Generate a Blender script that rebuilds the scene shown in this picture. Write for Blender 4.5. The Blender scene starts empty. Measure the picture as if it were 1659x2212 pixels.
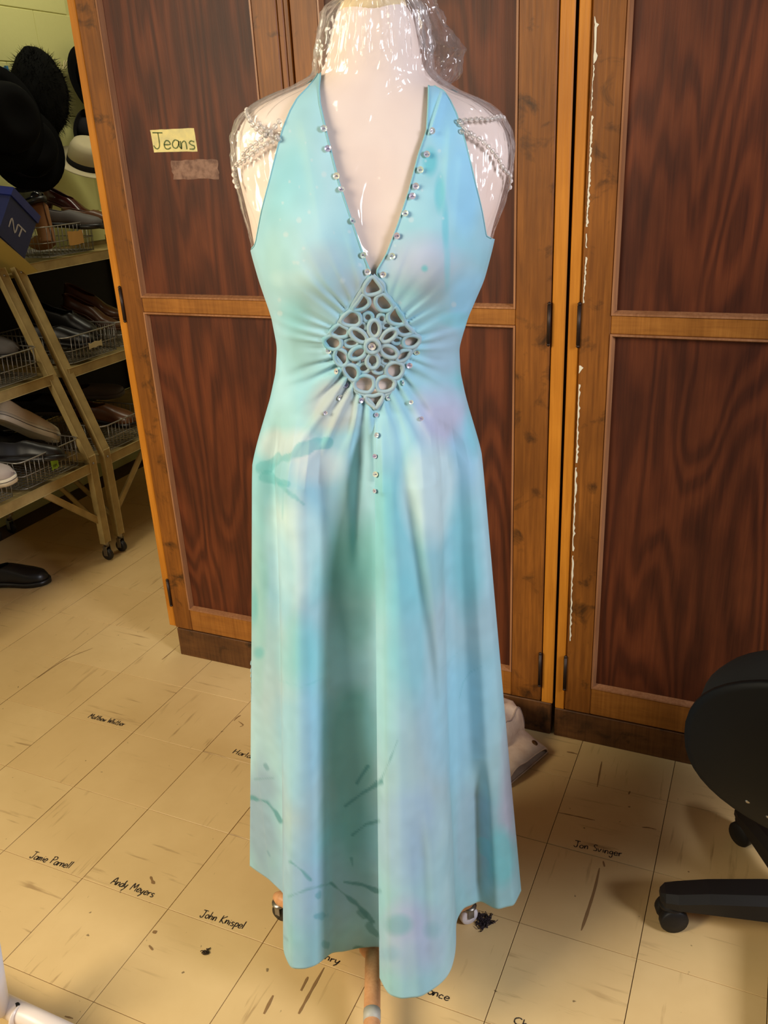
import bpy, bmesh, math, random
import numpy as np
from mathutils import Vector, Matrix
from mathutils.bvhtree import BVHTree

rng = random.Random(7)
nrg = np.random.default_rng(7)
scn = bpy.context.scene
col = scn.collection

# ------------------------------------------------------------------ camera
F, PIT, ROL, YAW = 1877.56, .3995, .0516, .4321
TILE = .2286
H = TILE / .1585                                  # eye height from the 9 inch floor tiles
def _axes():
    fw = np.array([0, math.cos(PIT), -math.sin(PIT)]); rt = np.array([1., 0, 0]); dn = np.cross(fw, rt)
    c, s = math.cos(ROL), math.sin(ROL)
    R = np.array([[math.cos(YAW), -math.sin(YAW), 0], [math.sin(YAW), math.cos(YAW), 0], [0, 0, 1]])
    return R @ (c*rt + s*dn), R @ (-s*rt + c*dn), R @ fw
RT, DN, FW = _axes()
CAM = np.array([0, 0, H])
cd = bpy.data.cameras.new('camera'); cam = bpy.data.objects.new('camera', cd); col.objects.link(cam)
cd.sensor_fit = 'HORIZONTAL'; cd.sensor_width = 36; cd.lens = F/1659*36; cd.clip_start = .05
M = Matrix.Identity(4)
for i in range(3):
    M[i][0] = RT[i]; M[i][1] = -DN[i]; M[i][2] = -FW[i]; M[i][3] = CAM[i]
cam.matrix_world = M
scn.camera = cam

# ------------------------------------------------------------------ world, lights, exposure
w = bpy.data.worlds.new('World'); scn.world = w; w.use_nodes = True
w.node_tree.nodes['Background'].inputs[0].default_value = (1.0, .93, .82, 1)
w.node_tree.nodes['Background'].inputs[1].default_value = .055
def area(name, loc, target, sx, sy, power, color):
    l = bpy.data.lights.new(name, 'AREA'); l.shape = 'RECTANGLE'; l.size = sx; l.size_y = sy
    l.energy = power; l.color = color
    o = bpy.data.objects.new(name, l); col.objects.link(o); o.location = loc
    o.rotation_euler = (Vector(target) - Vector(loc)).to_track_quat('-Z', 'Y').to_euler()
    return o
area('window_light_right', (1.85, .55, 1.95), (-.5, 1.2, .8), .55, .9, 58, (.90, .91, 1.0))
area('window_light_left', (-2.05, -.75, 2.1), (-.6, 1.3, .6), 1.3, 1.2, 36, (1.0, .87, .64)).data.spread = math.radians(105)
area('ceiling_light', (-2.15, 2.95, 2.75), (-2.35, 2.9, 0), .3, 1.2, 13, (1.0, .93, .70))
scn.view_settings.view_transform = 'Standard'; scn.view_settings.look = 'None'
scn.view_settings.gamma = 1; scn.view_settings.use_curve_mapping = False
scn.view_settings.exposure = 0.0

# ------------------------------------------------------------------ pixel -> place helpers
def ray(x, y): return FW + (x-829.5)/F*RT + (y-1106)/F*DN
def onz(x, y, z=0.): d = ray(x, y); return CAM + d*(z-H)/d[2]
def ony(x, y, Y): d = ray(x, y); return CAM + d*Y/d[1]
def onx(x, y, X): d = ray(x, y); return CAM + d*X/d[0]
def project(P):
    v = np.asarray(P) - CAM; z = v @ FW
    return 829.5 + F*(v @ RT)/z, 1106 + F*(v @ DN)/z

# ------------------------------------------------------------------ object helpers
def tag(o, label=None, cat=None, group=None, kind=None):
    if label: o['label'] = label
    if cat: o['category'] = cat
    if group: o['group'] = group
    if kind: o['kind'] = kind
    return o
def empty(name, loc, label, cat, group=None):
    o = bpy.data.objects.new(name, None); o.empty_display_size = .05; col.objects.link(o); o.location = Vector(loc)
    return tag(o, label, cat, group)
def link(name, me, parent=None, mat=None, smooth=False):
    o = bpy.data.objects.new(name, me); col.objects.link(o)
    if mat is not None and not me.materials: me.materials.append(mat)
    if smooth: me.polygons.foreach_set('use_smooth', [True]*len(me.polygons))
    if parent is not None:
        o.parent = parent
        p = parent; off = Vector((0, 0, 0))
        while p is not None: off += p.location; p = p.parent
        o.location = -off                        # meshes are written in world metres; parents are unrotated
    return o
def mesh(name, V, Fc, mat=None, parent=None, smooth=False):
    me = bpy.data.meshes.new(name)
    me.from_pydata([tuple(map(float, v)) for v in V], [], [tuple(map(int, f)) for f in Fc]); me.update()
    return link(name, me, parent, mat, smooth)
def frombm(name, bm, mat, parent=None, smooth=False):
    bmesh.ops.recalc_face_normals(bm, faces=bm.faces)
    me = bpy.data.meshes.new(name); bm.to_mesh(me); bm.free()
    return link(name, me, parent, mat, smooth)
def box(name, lo, hi, mat, parent=None, bevel=.002):
    bm = bmesh.new(); bmesh.ops.create_cube(bm, size=1)
    lo = Vector(lo); hi = Vector(hi)
    for v in bm.verts: v.co = Vector((lo[i] + (v.co[i]+.5)*(hi[i]-lo[i]) for i in range(3)))
    if bevel: bmesh.ops.bevel(bm, geom=bm.edges[:], offset=min(bevel, min(hi-lo)*.45), segments=1, affect='EDGES')
    return frombm(name, bm, mat, parent)
def bar(name, a, b, w_, h_, mat, parent=None, up=(0, 0, 1), bevel=.002):
    a = Vector(a); b = Vector(b); d = b-a; L = d.length; d.normalize()
    u = Vector(up); x = d.cross(u)
    if x.length < 1e-4: x = d.cross(Vector((1, 0, 0)))
    x.normalize(); u = x.cross(d)
    bm = bmesh.new(); bmesh.ops.create_cube(bm, size=1)
    for v in bm.verts: v.co = a + d*((v.co.x+.5)*L) + x*(v.co.y*w_) + u*(v.co.z*h_)
    if bevel: bmesh.ops.bevel(bm, geom=bm.edges[:], offset=bevel, segments=1, affect='EDGES')
    return frombm(name, bm, mat, parent)
def tube_data(pts, r, n=8, closed=False, cap=True):
    P = np.asarray(pts, float); m = len(P)
    T = (np.roll(P, -1, 0) - np.roll(P, 1, 0)) if closed else np.gradient(P, axis=0)
    T /= np.linalg.norm(T, axis=1)[:, None] + 1e-12
    N = np.cross(T[0], [0, 0, 1.])
    if np.linalg.norm(N) < 1e-3: N = np.cross(T[0], [1., 0, 0])
    N /= np.linalg.norm(N)
    R = np.full(m, r) if np.isscalar(r) else np.asarray(r)
    V = []; Fc = []; ang = np.linspace(0, 2*np.pi, n, endpoint=False)
    for i in range(m):
        N = N - T[i]*(N @ T[i]); N /= np.linalg.norm(N); B = np.cross(T[i], N)
        V.append(P[i] + R[i]*(np.cos(ang)[:, None]*N + np.sin(ang)[:, None]*B))
    V = np.concatenate(V)
    for i in range(m if closed else m-1):
        j = (i+1) % m
        for k in range(n):
            l = (k+1) % n; Fc.append((i*n+k, i*n+l, j*n+l, j*n+k))
    if cap and not closed:
        Fc.append(tuple(range(n-1, -1, -1))); Fc.append(tuple(range((m-1)*n, m*n)))
    return V, Fc
def tube(name, pts, r, mat, parent=None, n=8, closed=False):
    V, Fc = tube_data(pts, r, n, closed); return mesh(name, V, Fc, mat, parent, True)
def tubes(name, paths, r, mat, parent=None, n=5):
    VV = []; FF = []; o = 0
    for p in paths:
        V, Fc = tube_data(p, r, n); VV.append(V); FF += [tuple(i+o for i in f) for f in Fc]; o += len(V)
    return mesh(name, np.concatenate(VV), FF, mat, parent, True)
def spline(pts, n=8, closed=False):
    P = np.asarray(pts, float); m = len(P); out = []
    rg = range(m) if closed else range(m-1)
    for i in rg:
        p0, p1, p2, p3 = (P[(i-1) % m], P[i], P[(i+1) % m], P[(i+2) % m]) if closed else (P[max(i-1, 0)], P[i], P[i+1], P[min(i+2, m-1)])
        for t in np.arange(n)/n:
            out.append(.5*((2*p1) + (-p0+p2)*t + (2*p0-5*p1+4*p2-p3)*t*t + (-p0+3*p1-3*p2+p3)*t**3))
    if not closed: out.append(P[-1])
    return np.array(out)
def loft(name, rings, mat, parent=None, cap=True, smooth=True, closed=True):
    m = len(rings); n = len(rings[0]); V = np.concatenate([np.asarray(r, float) for r in rings]); Fc = []
    for i in range(m-1):
        for k in range(n if closed else n-1):
            l = (k+1) % n; Fc.append((i*n+k, i*n+l, (i+1)*n+l, (i+1)*n+k))
    if cap and closed: Fc += [tuple(range(n-1, -1, -1)), tuple(range((m-1)*n, m*n))]
    return mesh(name, V, Fc, mat, parent, smooth)
def lathe(name, prof, c, mat, parent=None, n=24, axis=(0, 0, 1), smooth=True):
    a = Vector(axis).normalized(); x = a.orthogonal().normalized(); y = a.cross(x); c = Vector(c); rings = []
    for r, h in prof: rings.append([c + a*h + (x*math.cos(t)+y*math.sin(t))*r for t in np.linspace(0, 2*math.pi, n, endpoint=False)])
    return loft(name, rings, mat, parent, True, smooth)

# cheap smooth 3D value noise for shaping cloth, plastic and fur
_tab = nrg.random((32, 32, 32))
def vnoise(P):
    P = np.asarray(P, float); i = np.floor(P).astype(int); f = P-i; f = f*f*(3-2*f); r = 0
    for a in (0, 1):
        for b in (0, 1):
            for c in (0, 1):
                wgt = (f[..., 0] if a else 1-f[..., 0])*(f[..., 1] if b else 1-f[..., 1])*(f[..., 2] if c else 1-f[..., 2])
                r = r + wgt*_tab[(i[..., 0]+a) % 32, (i[..., 1]+b) % 32, (i[..., 2]+c) % 32]
    return r*2-1

# ------------------------------------------------------------------ materials
def S(r, g, b):                                   # sRGB 0..255 -> linear
    return tuple(((v/255)/12.92 if v/255 <= .04045 else (((v/255)+.055)/1.055)**2.4) for v in (r, g, b)) + (1,)
def mat(name, colr=(.5, .5, .5, 1), rough=.6, metal=0., spec=.5):
    m = bpy.data.materials.new(name); m.use_nodes = True; p = m.node_tree.nodes['Principled BSDF']
    p.inputs['Base Color'].default_value = colr; p.inputs['Roughness'].default_value = rough
    p.inputs['Metallic'].default_value = metal; p.inputs['Specular IOR Level'].default_value = spec
    return m
def nd(m, t, **k):
    n = m.node_tree.nodes.new(t)
    for a, v in k.items():
        if a in n.inputs: n.inputs[a].default_value = v
        else: setattr(n, a, v)
    return n
def lk(m, a, b): m.node_tree.links.new(a, b)
def bsdf(m): return m.node_tree.nodes['Principled BSDF']
def ramp(m, fac, stops):
    r = nd(m, 'ShaderNodeValToRGB'); e = r.color_ramp.elements
    while len(e) < len(stops): e.new(.5)
    for i, (p, c) in enumerate(stops): e[i].position = p; e[i].color = c
    lk(m, fac, r.inputs[0]); return r.outputs[0]
def mapped(m, scale, coord='Object', loc=(0, 0, 0)):
    tc = nd(m, 'ShaderNodeTexCoord'); mp = nd(m, 'ShaderNodeMapping')
    mp.inputs['Scale'].default_value = scale; mp.inputs['Location'].default_value = loc
    if coord == 'World':
        g = nd(m, 'ShaderNodeNewGeometry'); lk(m, g.outputs['Position'], mp.inputs[0])
    else: lk(m, tc.outputs[coord], mp.inputs[0])
    return mp.outputs[0]
def noise(m, vec, scale=5., detail=4., rough=.55, dist=0.):
    n = nd(m, 'ShaderNodeTexNoise'); n.inputs['Scale'].default_value = scale; n.inputs['Detail'].default_value = detail
    n.inputs['Roughness'].default_value = rough; n.inputs['Distortion'].default_value = dist
    lk(m, vec, n.inputs['Vector']); return n.outputs['Fac']
def mixc(m, fac, a, b, mode='MIX'):
    n = nd(m, 'ShaderNodeMix', data_type='RGBA', blend_type=mode)
    for s, v in ((n.inputs[0], fac), (n.inputs[6], a), (n.inputs[7], b)):
        if hasattr(v, 'is_linked'): lk(m, v, s)
        else: s.default_value = v
    return n.outputs[2]
def bump(m, h, strength=.2, dist=.01):
    b = nd(m, 'ShaderNodeBump'); b.inputs['Strength'].default_value = strength; b.inputs['Distance'].default_value = dist
    lk(m, h, b.inputs['Height']); lk(m, b.outputs[0], bsdf(m).inputs['Normal'])

def wood(name, dark, mid, light, sx, sz, seed, smudge=.0, rough=.42, cathedral=False):
    m = mat(name, mid, rough)
    v = mapped(m, (sx, sx, sz), 'World', (seed, seed*.7, seed*1.3))
    if cathedral:                                # contour lines of a stretched noise: rotary cut plywood figure
        n0 = noise(m, v, .55, 2, .45, .35); mu = nd(m, 'ShaderNodeMath', operation='MULTIPLY'); mu.inputs[1].default_value = 95; lk(m, n0, mu.inputs[0])
        si = nd(m, 'ShaderNodeMath', operation='SINE'); lk(m, mu.outputs[0], si.inputs[0])
        mr = nd(m, 'ShaderNodeMapRange'); mr.inputs[1].default_value = -1; lk(m, si.outputs[0], mr.inputs[0]); f = mr.outputs[0]
    else: f = noise(m, v, 3, 5, .6, .6)
    c = ramp(m, f, [(.1, dark), (.5, mid), (.9, light)])
    if cathedral: c = mixc(m, .35, c, mid)
    fine = noise(m, mapped(m, (160, 160, 6), 'World'), 1, 3, .6)
    c = mixc(m, .35, c, ramp(m, fine, [(.3, dark), (.7, light)]))
    blot = noise(m, mapped(m, (3, 3, 1.6), 'World', (seed, 0, 0)), 2, 3, .6)
    c = mixc(m, ramp(m, blot, [(.35, (0, 0, 0, 1)), (.75, (.75, .75, .75, 1))]), c, dark)
    if smudge:
        sm = noise(m, mapped(m, (9, 9, 10), 'World', (seed*2, 3, 0)), 1.7, 5, .62, .6)
        c = mixc(m, ramp(m, sm, [(.56, (0, 0, 0, 1)), (.72, (smudge,)*3 + (1,))]), c, (.012, .007, .003, 1))
    lk(m, c, bsdf(m).inputs['Base Color']); bsdf(m).inputs['Specular IOR Level'].default_value = .3
    bump(m, fine, .12, .002)
    return m
M_PANEL = wood('plywood_panel', S(50, 20, 9), S(92, 42, 20), S(116, 58, 28), 9, 1.5, 1.0, cathedral=True, rough=.5)
M_STILE = wood('door_stile_wood', S(84, 46, 14), S(136, 80, 26), S(168, 104, 38), 26, 2.2, 5.0, smudge=.8, rough=.45)
M_RAIL = wood('door_rail_wood', S(112, 66, 22), S(160, 100, 38), S(186, 124, 54), 3, 30, 9.0, rough=.45)
M_FRAME = wood('face_frame_wood', S(160, 96, 24), S(196, 124, 36), S(214, 142, 48), 40, 2, 13.0, rough=.4)
M_BEAD = wood('highlit_moulding_wood', S(118, 74, 44), S(164, 112, 74), S(190, 140, 100), 40, 2, 17.0, rough=.35)  # moulding wood made paler and pinker, its edge highlight put into the colour
M_BASE = wood('plinth_wood', S(58, 34, 16), S(98, 60, 28), S(124, 82, 42), 3, 20, 21.0, smudge=.9, rough=.55)
M_BLACK = mat('black_void', S(10, 8, 7), .8)
M_HINGE = mat('tarnished_hinge', S(58, 46, 40), .45, .7)
M_CHIP = mat('chipped_primer', S(220, 212, 190), .8)

def tile_mat(name, sc, seed):
    m = mat(name, S(196, 162, 108), .42)
    pos = mapped(m, (1, 1, 1), 'World')
    oi = nd(m, 'ShaderNodeObjectInfo')
    cmb = nd(m, 'ShaderNodeCombineXYZ'); mul = nd(m, 'ShaderNodeMath', operation='MULTIPLY'); mul.inputs[1].default_value = 37
    lk(m, oi.outputs['Random'], mul.inputs[0]); lk(m, mul.outputs[0], cmb.inputs[2])
    add = nd(m, 'ShaderNodeVectorMath', operation='ADD'); lk(m, pos, add.inputs[0]); lk(m, cmb.outputs[0], add.inputs[1])
    mp = nd(m, 'ShaderNodeMapping'); mp.inputs['Scale'].default_value = sc; lk(m, add.outputs[0], mp.inputs[0])
    st = noise(m, mp.outputs[0], 1, 4, .55, .3)
    base = mixc(m, oi.outputs['Random'], S(222, 191, 136), S(217, 184, 128))
    cloud = noise(m, mapped(m, (2.2, 2.2, 2.2), 'World'), 2, 4, .6)
    base = mixc(m, ramp(m, cloud, [(.35, (0, 0, 0, 1)), (.7, (.5, .5, .5, 1))]), base, S(200, 166, 110))
    c = mixc(m, ramp(m, st, [(.60, (0, 0, 0, 1)), (.72, (.55, .55, .55, 1))]), base, S(128, 92, 52))
    # streaks come in patches, scuffs and specks are dirt
    patch = noise(m, mapped(m, (3.5, 3.5, 3.5), 'World', (4, 2, 0)), 1.3, 2, .5)
    c = mixc(m, ramp(m, patch, [(.46, (1, 1, 1, 1)), (.58, (0, 0, 0, 1))]), c, base)
    sp = noise(m, mapped(m, (60, 60, 60), 'World'), 1, 2, .5)
    c = mixc(m, ramp(m, sp, [(.74, (0, 0, 0, 1)), (.78, (.7, .7, .7, 1))]), c, S(70, 48, 28))
    lk(m, c, bsdf(m).inputs['Base Color'])
    bump(m, cloud, .05, .004)
    return m
M_TILE = [tile_mat('vinyl_tile_streak_along', (70, 7, 1), 1), tile_mat('vinyl_tile_streak_across', (7, 70, 1), 2)]
M_GROUT = mat('tile_joint_dirt', S(74, 52, 26), .9)
M_BLOCK = mat('green_painted_block', S(214, 212, 142), .55)
bump(M_BLOCK, noise(M_BLOCK, mapped(M_BLOCK, (60, 60, 60), 'World'), 1, 4), .25, .003)
M_MORTAR = mat('green_painted_mortar', S(200, 198, 130), .7)
M_WALL = mat('painted_wall', S(205, 200, 170), .8)

M_FORM = mat('dress_form_cover', S(238, 218, 206), .65)
fz = noise(M_FORM, mapped(M_FORM, (1, 1, 1)), 6, 3)
lk(M_FORM, ramp(M_FORM, fz, [(.3, S(232, 208, 194)), (.7, S(242, 226, 216))]), bsdf(M_FORM).inputs['Base Color'])
M_FORMCAP = mat('dress_form_neck_cap', S(226, 204, 160), .6)
M_POLE = wood('stand_wood', S(190, 130, 84), S(216, 160, 112), S(228, 178, 132), 60, 8, 31, rough=.4)
M_WHITE = mat('white_plastic', S(225, 220, 226), .35)
M_CASTER = mat('dark_rubber', S(26, 24, 23), .5)
M_STEEL = mat('worn_steel', S(150, 145, 138), .35, .9)

# clear film: fresnel mix of see-through and gloss with crinkles
M_FILM = bpy.data.materials.new('clear_plastic_film'); M_FILM.use_nodes = True
_n = M_FILM.node_tree.nodes; _n.remove(_n['Principled BSDF'])
_tr = nd(M_FILM, 'ShaderNodeBsdfTransparent'); _tr.inputs[0].default_value = (.965, .955, .955, 1)
_gl = nd(M_FILM, 'ShaderNodeBsdfGlossy'); _gl.inputs['Roughness'].default_value = .13; _gl.inputs[0].default_value = (1, 1, 1, 1)
_df = nd(M_FILM, 'ShaderNodeBsdfDiffuse'); _df.inputs[0].default_value = (.95, .93, .93, 1)
_lw = nd(M_FILM, 'ShaderNodeLayerWeight'); _lw.inputs[0].default_value = .5
_pw = nd(M_FILM, 'ShaderNodeMath', operation='POWER'); _pw.inputs[1].default_value = 3.5; lk(M_FILM, _lw.outputs['Facing'], _pw.inputs[0])
_fr = nd(M_FILM, 'ShaderNodeMath', operation='MULTIPLY_ADD'); _fr.inputs[1].default_value = .5; _fr.inputs[2].default_value = .045; lk(M_FILM, _pw.outputs[0], _fr.inputs[0])
_m1 = nd(M_FILM, 'ShaderNodeMixShader'); _m2 = nd(M_FILM, 'ShaderNodeMixShader'); _m2.inputs[0].default_value = .05
lk(M_FILM, _fr.outputs[0], _m1.inputs[0]); lk(M_FILM, _tr.outputs[0], _m1.inputs[1]); lk(M_FILM, _gl.outputs[0], _m1.inputs[2])
lk(M_FILM, _m1.outputs[0], _m2.inputs[1]); lk(M_FILM, _df.outputs[0], _m2.inputs[2])
lk(M_FILM, _m2.outputs[0], _n['Material Output'].inputs[0])
_v = nd(M_FILM, 'ShaderNodeTexVoronoi', feature='F1'); _v.inputs['Scale'].default_value = 26
_nv = nd(M_FILM, 'ShaderNodeTexNoise'); _nv.inputs['Scale'].default_value = 9; _nv.inputs['Detail'].default_value = 2; _nv.inputs['Distortion'].default_value = 2.2
_mv = mapped(M_FILM, (1, 1, .55)); lk(M_FILM, _mv, _nv.inputs['Vector'])
_ad = nd(M_FILM, 'ShaderNodeVectorMath', operation='MULTIPLY_ADD'); _ad.inputs[1].default_value = (.16, .16, .16)
lk(M_FILM, _nv.outputs['Color'], _ad.inputs[0]); lk(M_FILM, _mv, _ad.inputs[2]); lk(M_FILM, _ad.outputs[0], _v.inputs['Vector'])
_bp = nd(M_FILM, 'ShaderNodeBump'); _bp.inputs['Strength'].default_value = .4; _bp.inputs['Distance'].default_value = .012
lk(M_FILM, _v.outputs['Distance'], _bp.inputs['Height'])
for q in (_gl,): lk(M_FILM, _bp.outputs[0], q.inputs['Normal'])

# dyed jersey: the dye itself is a colour attribute, the weave is fine relief
M_DRESS = mat('hand_dyed_jersey', S(130, 195, 210), .62, spec=.25)
_at = nd(M_DRESS, 'ShaderNodeVertexColor', layer_name='dye')
lk(M_DRESS, _at.outputs[0], bsdf(M_DRESS).inputs['Base Color'])
bsdf(M_DRESS).inputs['Sheen Weight'].default_value = .15
bump(M_DRESS, noise(M_DRESS, mapped(M_DRESS, (900, 900, 900)), 1, 2), .08, .001)
M_CORD = mat('dyed_jersey_cord', S(138, 180, 190), .7, spec=.2)
lk(M_CORD, ramp(M_CORD, noise(M_CORD, mapped(M_CORD, (1, 1, 1)), 22, 3), [(.3, S(116, 176, 192)), (.5, S(150, 178, 190)), (.72, S(164, 182, 184))]), bsdf(M_CORD).inputs['Base Color'])
def hue_mat(name, cols, rough, metal):
    m = mat(name, cols[0], rough, metal); oi = nd(m, 'ShaderNodeObjectInfo')
    lk(m, ramp(m, oi.outputs['Random'], [(i/(len(cols)-1), c) for i, c in enumerate(cols)]), bsdf(m).inputs['Base Color']); return m
M_SEQ = hue_mat('iridescent_sequin', [S(226, 234, 226), S(196, 184, 210), S(214, 238, 226), S(234, 234, 214), S(190, 188, 214)], .22, .35)
M_SEQB = mat('lilac_bead', S(110, 96, 140), .25)
M_CRYSTAL = mat('clear_glass_bead', (1, .98, .97, 1), .04); bsdf(M_CRYSTAL).inputs['Transmission Weight'].default_value = .82; bsdf(M_CRYSTAL).inputs['IOR'].default_value = 1.5
M_INK = mat('felt_pen_ink', S(44, 33, 24), .8)
M_GINK = mat('green_felt_pen_ink', S(92, 104, 58), .8)
M_LABEL = mat('masking_tape', S(222, 208, 142), .7)
lk(M_LABEL, ramp(M_LABEL, noise(M_LABEL, mapped(M_LABEL, (1, 1, 1)), 40, 4), [(.35, S(206, 194, 136)), (.65, S(232, 214, 140))]), bsdf(M_LABEL).inputs['Base Color'])
M_TAPE = mat('old_tape_residue', S(122, 86, 66), .5)
lk(M_TAPE, ramp(M_TAPE, noise(M_TAPE, mapped(M_TAPE, (1, 1, 1)), 60, 4), [(.35, S(96, 58, 40)), (.55, S(132, 94, 74)), (.8, S(150, 112, 92))]), bsdf(M_TAPE).inputs['Base Color'])

# ------------------------------------------------------------------ floor of separate tiles
ORG = np.array([-1.242, .796])                   # a tile corner
floor = box('floor', (-3.1, -2.6, -.06), (2.2, 3.7, -.0026), M_GROUT, None, 0)
tag(floor, 'worn tan vinyl tile floor with handwritten names', None, kind='structure')
def tile_mesh(m_):
    bm = bmesh.new(); bmesh.ops.create_cube(bm, size=1)
    g = .0014
    for v in bm.verts: v.co = Vector((v.co.x*(TILE-g), v.co.y*(TILE-g), -.0015+v.co.z*.003))
    top = [e for e in bm.edges if all(v.co.z > -.001 for v in e.verts)]
    bmesh.ops.bevel(bm, geom=top, offset=.0004, segments=1, affect='EDGES')
    me = bpy.data.meshes.new('floor_tile'); bm.to_mesh(me); bm.free(); me.materials.append(m_); return me
TM = [tile_mesh(m_) for m_ in M_TILE]
cand = []; rest = []
for i in range(-9, 14):
    for j in range(-14, 13):
        c = ORG + TILE*np.array([i+.5, j+.5])
        if c[0] < -2.95 or c[1] > 3.6: continue
        vis = False; v = np.array([c[0], c[1], 0]) - CAM
        if v @ FW > .2:
            x, y = project((c[0], c[1], 0)); vis = -170 < x < 1830 and y < 2420
        if vis and c[1] > 1.98 and c[0] > -1.55: vis = False        # under and behind the cabinets
        (cand if vis else rest).append((np.hypot(*c), i, j, c))
cand.sort(key=lambda q: q[0])
rest += cand[298:]; cand = cand[:298]
for _, i, j, c in cand:
    o = bpy.data.objects.new('floor_tile', TM[(i+j) % 2]); col.objects.link(o); o.parent = floor
    o.location = (c[0], c[1], rng.uniform(-.0002, .0002)); 
V = []; Fc = []
for _, i, j, c in rest:
    k = len(V); h_ = TILE/2-.0006
    V += [(c[0]+a*h_, c[1]+b*h_, z_) for z_ in (0, -.0026) for a, b in ((-1, -1), (1, -1), (1, 1), (-1, 1))]
    Fc += [(k, k+1, k+2, k+3)] + [(k+a, k+4+a, k+4+(a+1) % 4, k+(a+1) % 4) for a in range(4)]
tag(mesh('outer_floor_tiles', V, Fc, M_TILE[0], floor), kind='stuff')

# ------------------------------------------------------------------ walls
XW = -2.95
wl = box('wall_left', (XW-.1, -2.6, 0), (XW-.006, 3.7, 2.6), M_MORTAR, None, 0)
tag(wl, 'pale green painted concrete block wall', None, kind='structure')
bm = bmesh.new(); bmesh.ops.create_cube(bm, size=1)
for v in bm.verts: v.co = Vector((v.co.x*.02, v.co.y*.398, v.co.z*.1975))
bmesh.ops.bevel(bm, geom=bm.edges[:], offset=.0025, segments=1, affect='EDGES')
BLK = bpy.data.meshes.new('wall_block'); bm.to_mesh(BLK); bm.free(); BLK.materials.append(M_BLOCK)
for r in range(13):
    for k in range(8):
        y = 1.2 + .4*k + (.2 if r % 2 else 0)
        if y > 3.55 or (r < 5): continue
        o = bpy.data.objects.new('wall_block', BLK); col.objects.link(o); o.parent = wl; o.location = (XW-.012, y, .022+.2*r+.1)
tag(box('wall_back', (-3.05, 3.7, 0), (2.2, 3.8, 2.6), M_WALL, None, 0), 'back wall of the room hidden by cabinets', None, kind='structure')

# ------------------------------------------------------------------ cabinets
YC = 1.862
def grain_door(cab, x0, x1, xs0, xs1, zb, zt, zr0, zr1, zp0, side):
    """framed door: two stiles, three rails, two sunk panels and a moulding round each panel"""
    d = bpy.data.objects.new('door', None); col.objects.link(d); d.parent = cab; d.location = Vector((x0, YC, zb)) - cab.location
    d.empty_display_size = .05
    y0, y1 = YC-.004, YC+.018
    box('stile', (x0, y0, zb), (xs0, y1, zt), M_STILE, d); box('stile', (xs1, y0, zb), (x1, y1, zt), M_STILE, d)
    box('rail', (xs0, y0+.001, zb), (xs1, y1, zp0), M_RAIL, d); box('rail', (xs0, y0+.001, zr0), (xs1, y1, zr1), M_RAIL, d)
    box('rail', (xs0, y0+.001, zt-.07), (xs1, y1, zt), M_RAIL, d)
    for a, b in ((zp0, zr0), (zr1, zt-.07)):
        box('panel', (xs0-.006, YC+.010, a-.006), (xs1+.006, YC+.017, b+.006), M_PANEL, d, 0)
        f = .009
        pts = [(xs0, a), (xs1, a), (xs1, b), (xs0, b)]; V = []; Fc = []
        for dx, yy in ((0, y0-.0015), (f*.45, y0-.0015), (f, YC+.0095)):
            V += [(xs0+dx, yy, a+dx), (xs1-dx, yy, a+dx), (xs1-dx, yy, b-dx), (xs0+dx, yy, b-dx)]
        V += [(xs0, YC+.012, a), (xs1, YC+.012, a), (xs1, YC+.012, b), (xs0, YC+.012, b)]
        for i in range(2):
            for k in range(4): Fc.append((i*4+k, i*4+(k+1) % 4, i*4+4+(k+1) % 4, i*4+4+k))
        for k in range(4): Fc.append((k, 12+k, 12+(k+1) % 4, (k+1) % 4))
        mesh('moulding', V, Fc, M_BEAD, d)
    return d
def hinge(door, x, z0, z1):
    h = tube('hinge', [(x, YC-.007, z0), (x, YC-.007, z1)], .0042, M_HINGE, door, 10)
    for z in (z0-.003, z1+.003): lathe('hinge_tip', [(.001, -.004), (.0042, -.001), (.0042, .001), (.001, .004)], (x, YC-.007, z), M_HINGE, door, 10)
def carcass(cab, x0, x1, zb):
    box('side_panel', (x0, YC+.004, zb), (x0+.02, YC+.60, 2.1), M_FRAME, cab); box('side_panel', (x1-.02, YC+.004, zb), (x1, YC+.60, 2.1), M_FRAME, cab)
    box('back_panel', (x0+.02, YC+.585, zb), (x1-.02, YC+.60, 2.1), M_PANEL, cab, 0)
    box('top_panel', (x0, YC, 2.1), (x1, YC+.60, 2.12), M_FRAME, cab)
    box('bottom_panel', (x0+.02, YC+.02, zb), (x1-.02, YC+.585, zb+.02), M_PANEL, cab, 0)
    box('face_frame_rail', (x0+.028, YC, 2.03), (x1-.028, YC+.02, 2.1), M_FRAME, cab)
cabA = empty('wardrobe_cabinet', (-1.01, YC, 0), 'tall brown wooden cabinet behind the dress with a Jeans label on its door', 'cabinet')
carcass(cabA, -1.612, -.410, .10)
box('face_frame_stile', (-1.612, YC, .10), (-1.587, YC+.02, 2.1), M_FRAME, cabA)
box('face_frame_stile', (-.439, YC, .095), (-.410, YC+.02, 2.1), M_FRAME, cabA)
box('plinth', (-1.585, YC-.001, 0), (-.413, YC+.02, .095), M_BASE, cabA)
box('foot', (-1.60, YC+.06, 0), (-1.57, YC+.1, .10), M_BLACK, cabA, 0)
box('foot', (-1.60, YC+.53, 0), (-1.57, YC+.57, .10), M_BLACK, cabA, 0)
dA1 = grain_door(cabA, -1.585, -1.050, -1.524, -1.110, .10, 2.03, 1.066, 1.104, .172, -1)
dA2 = grain_door(cabA, -1.016, -.441, -.950, -.518, .10, 2.03, 1.064, 1.100, .172, 1)
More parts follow.
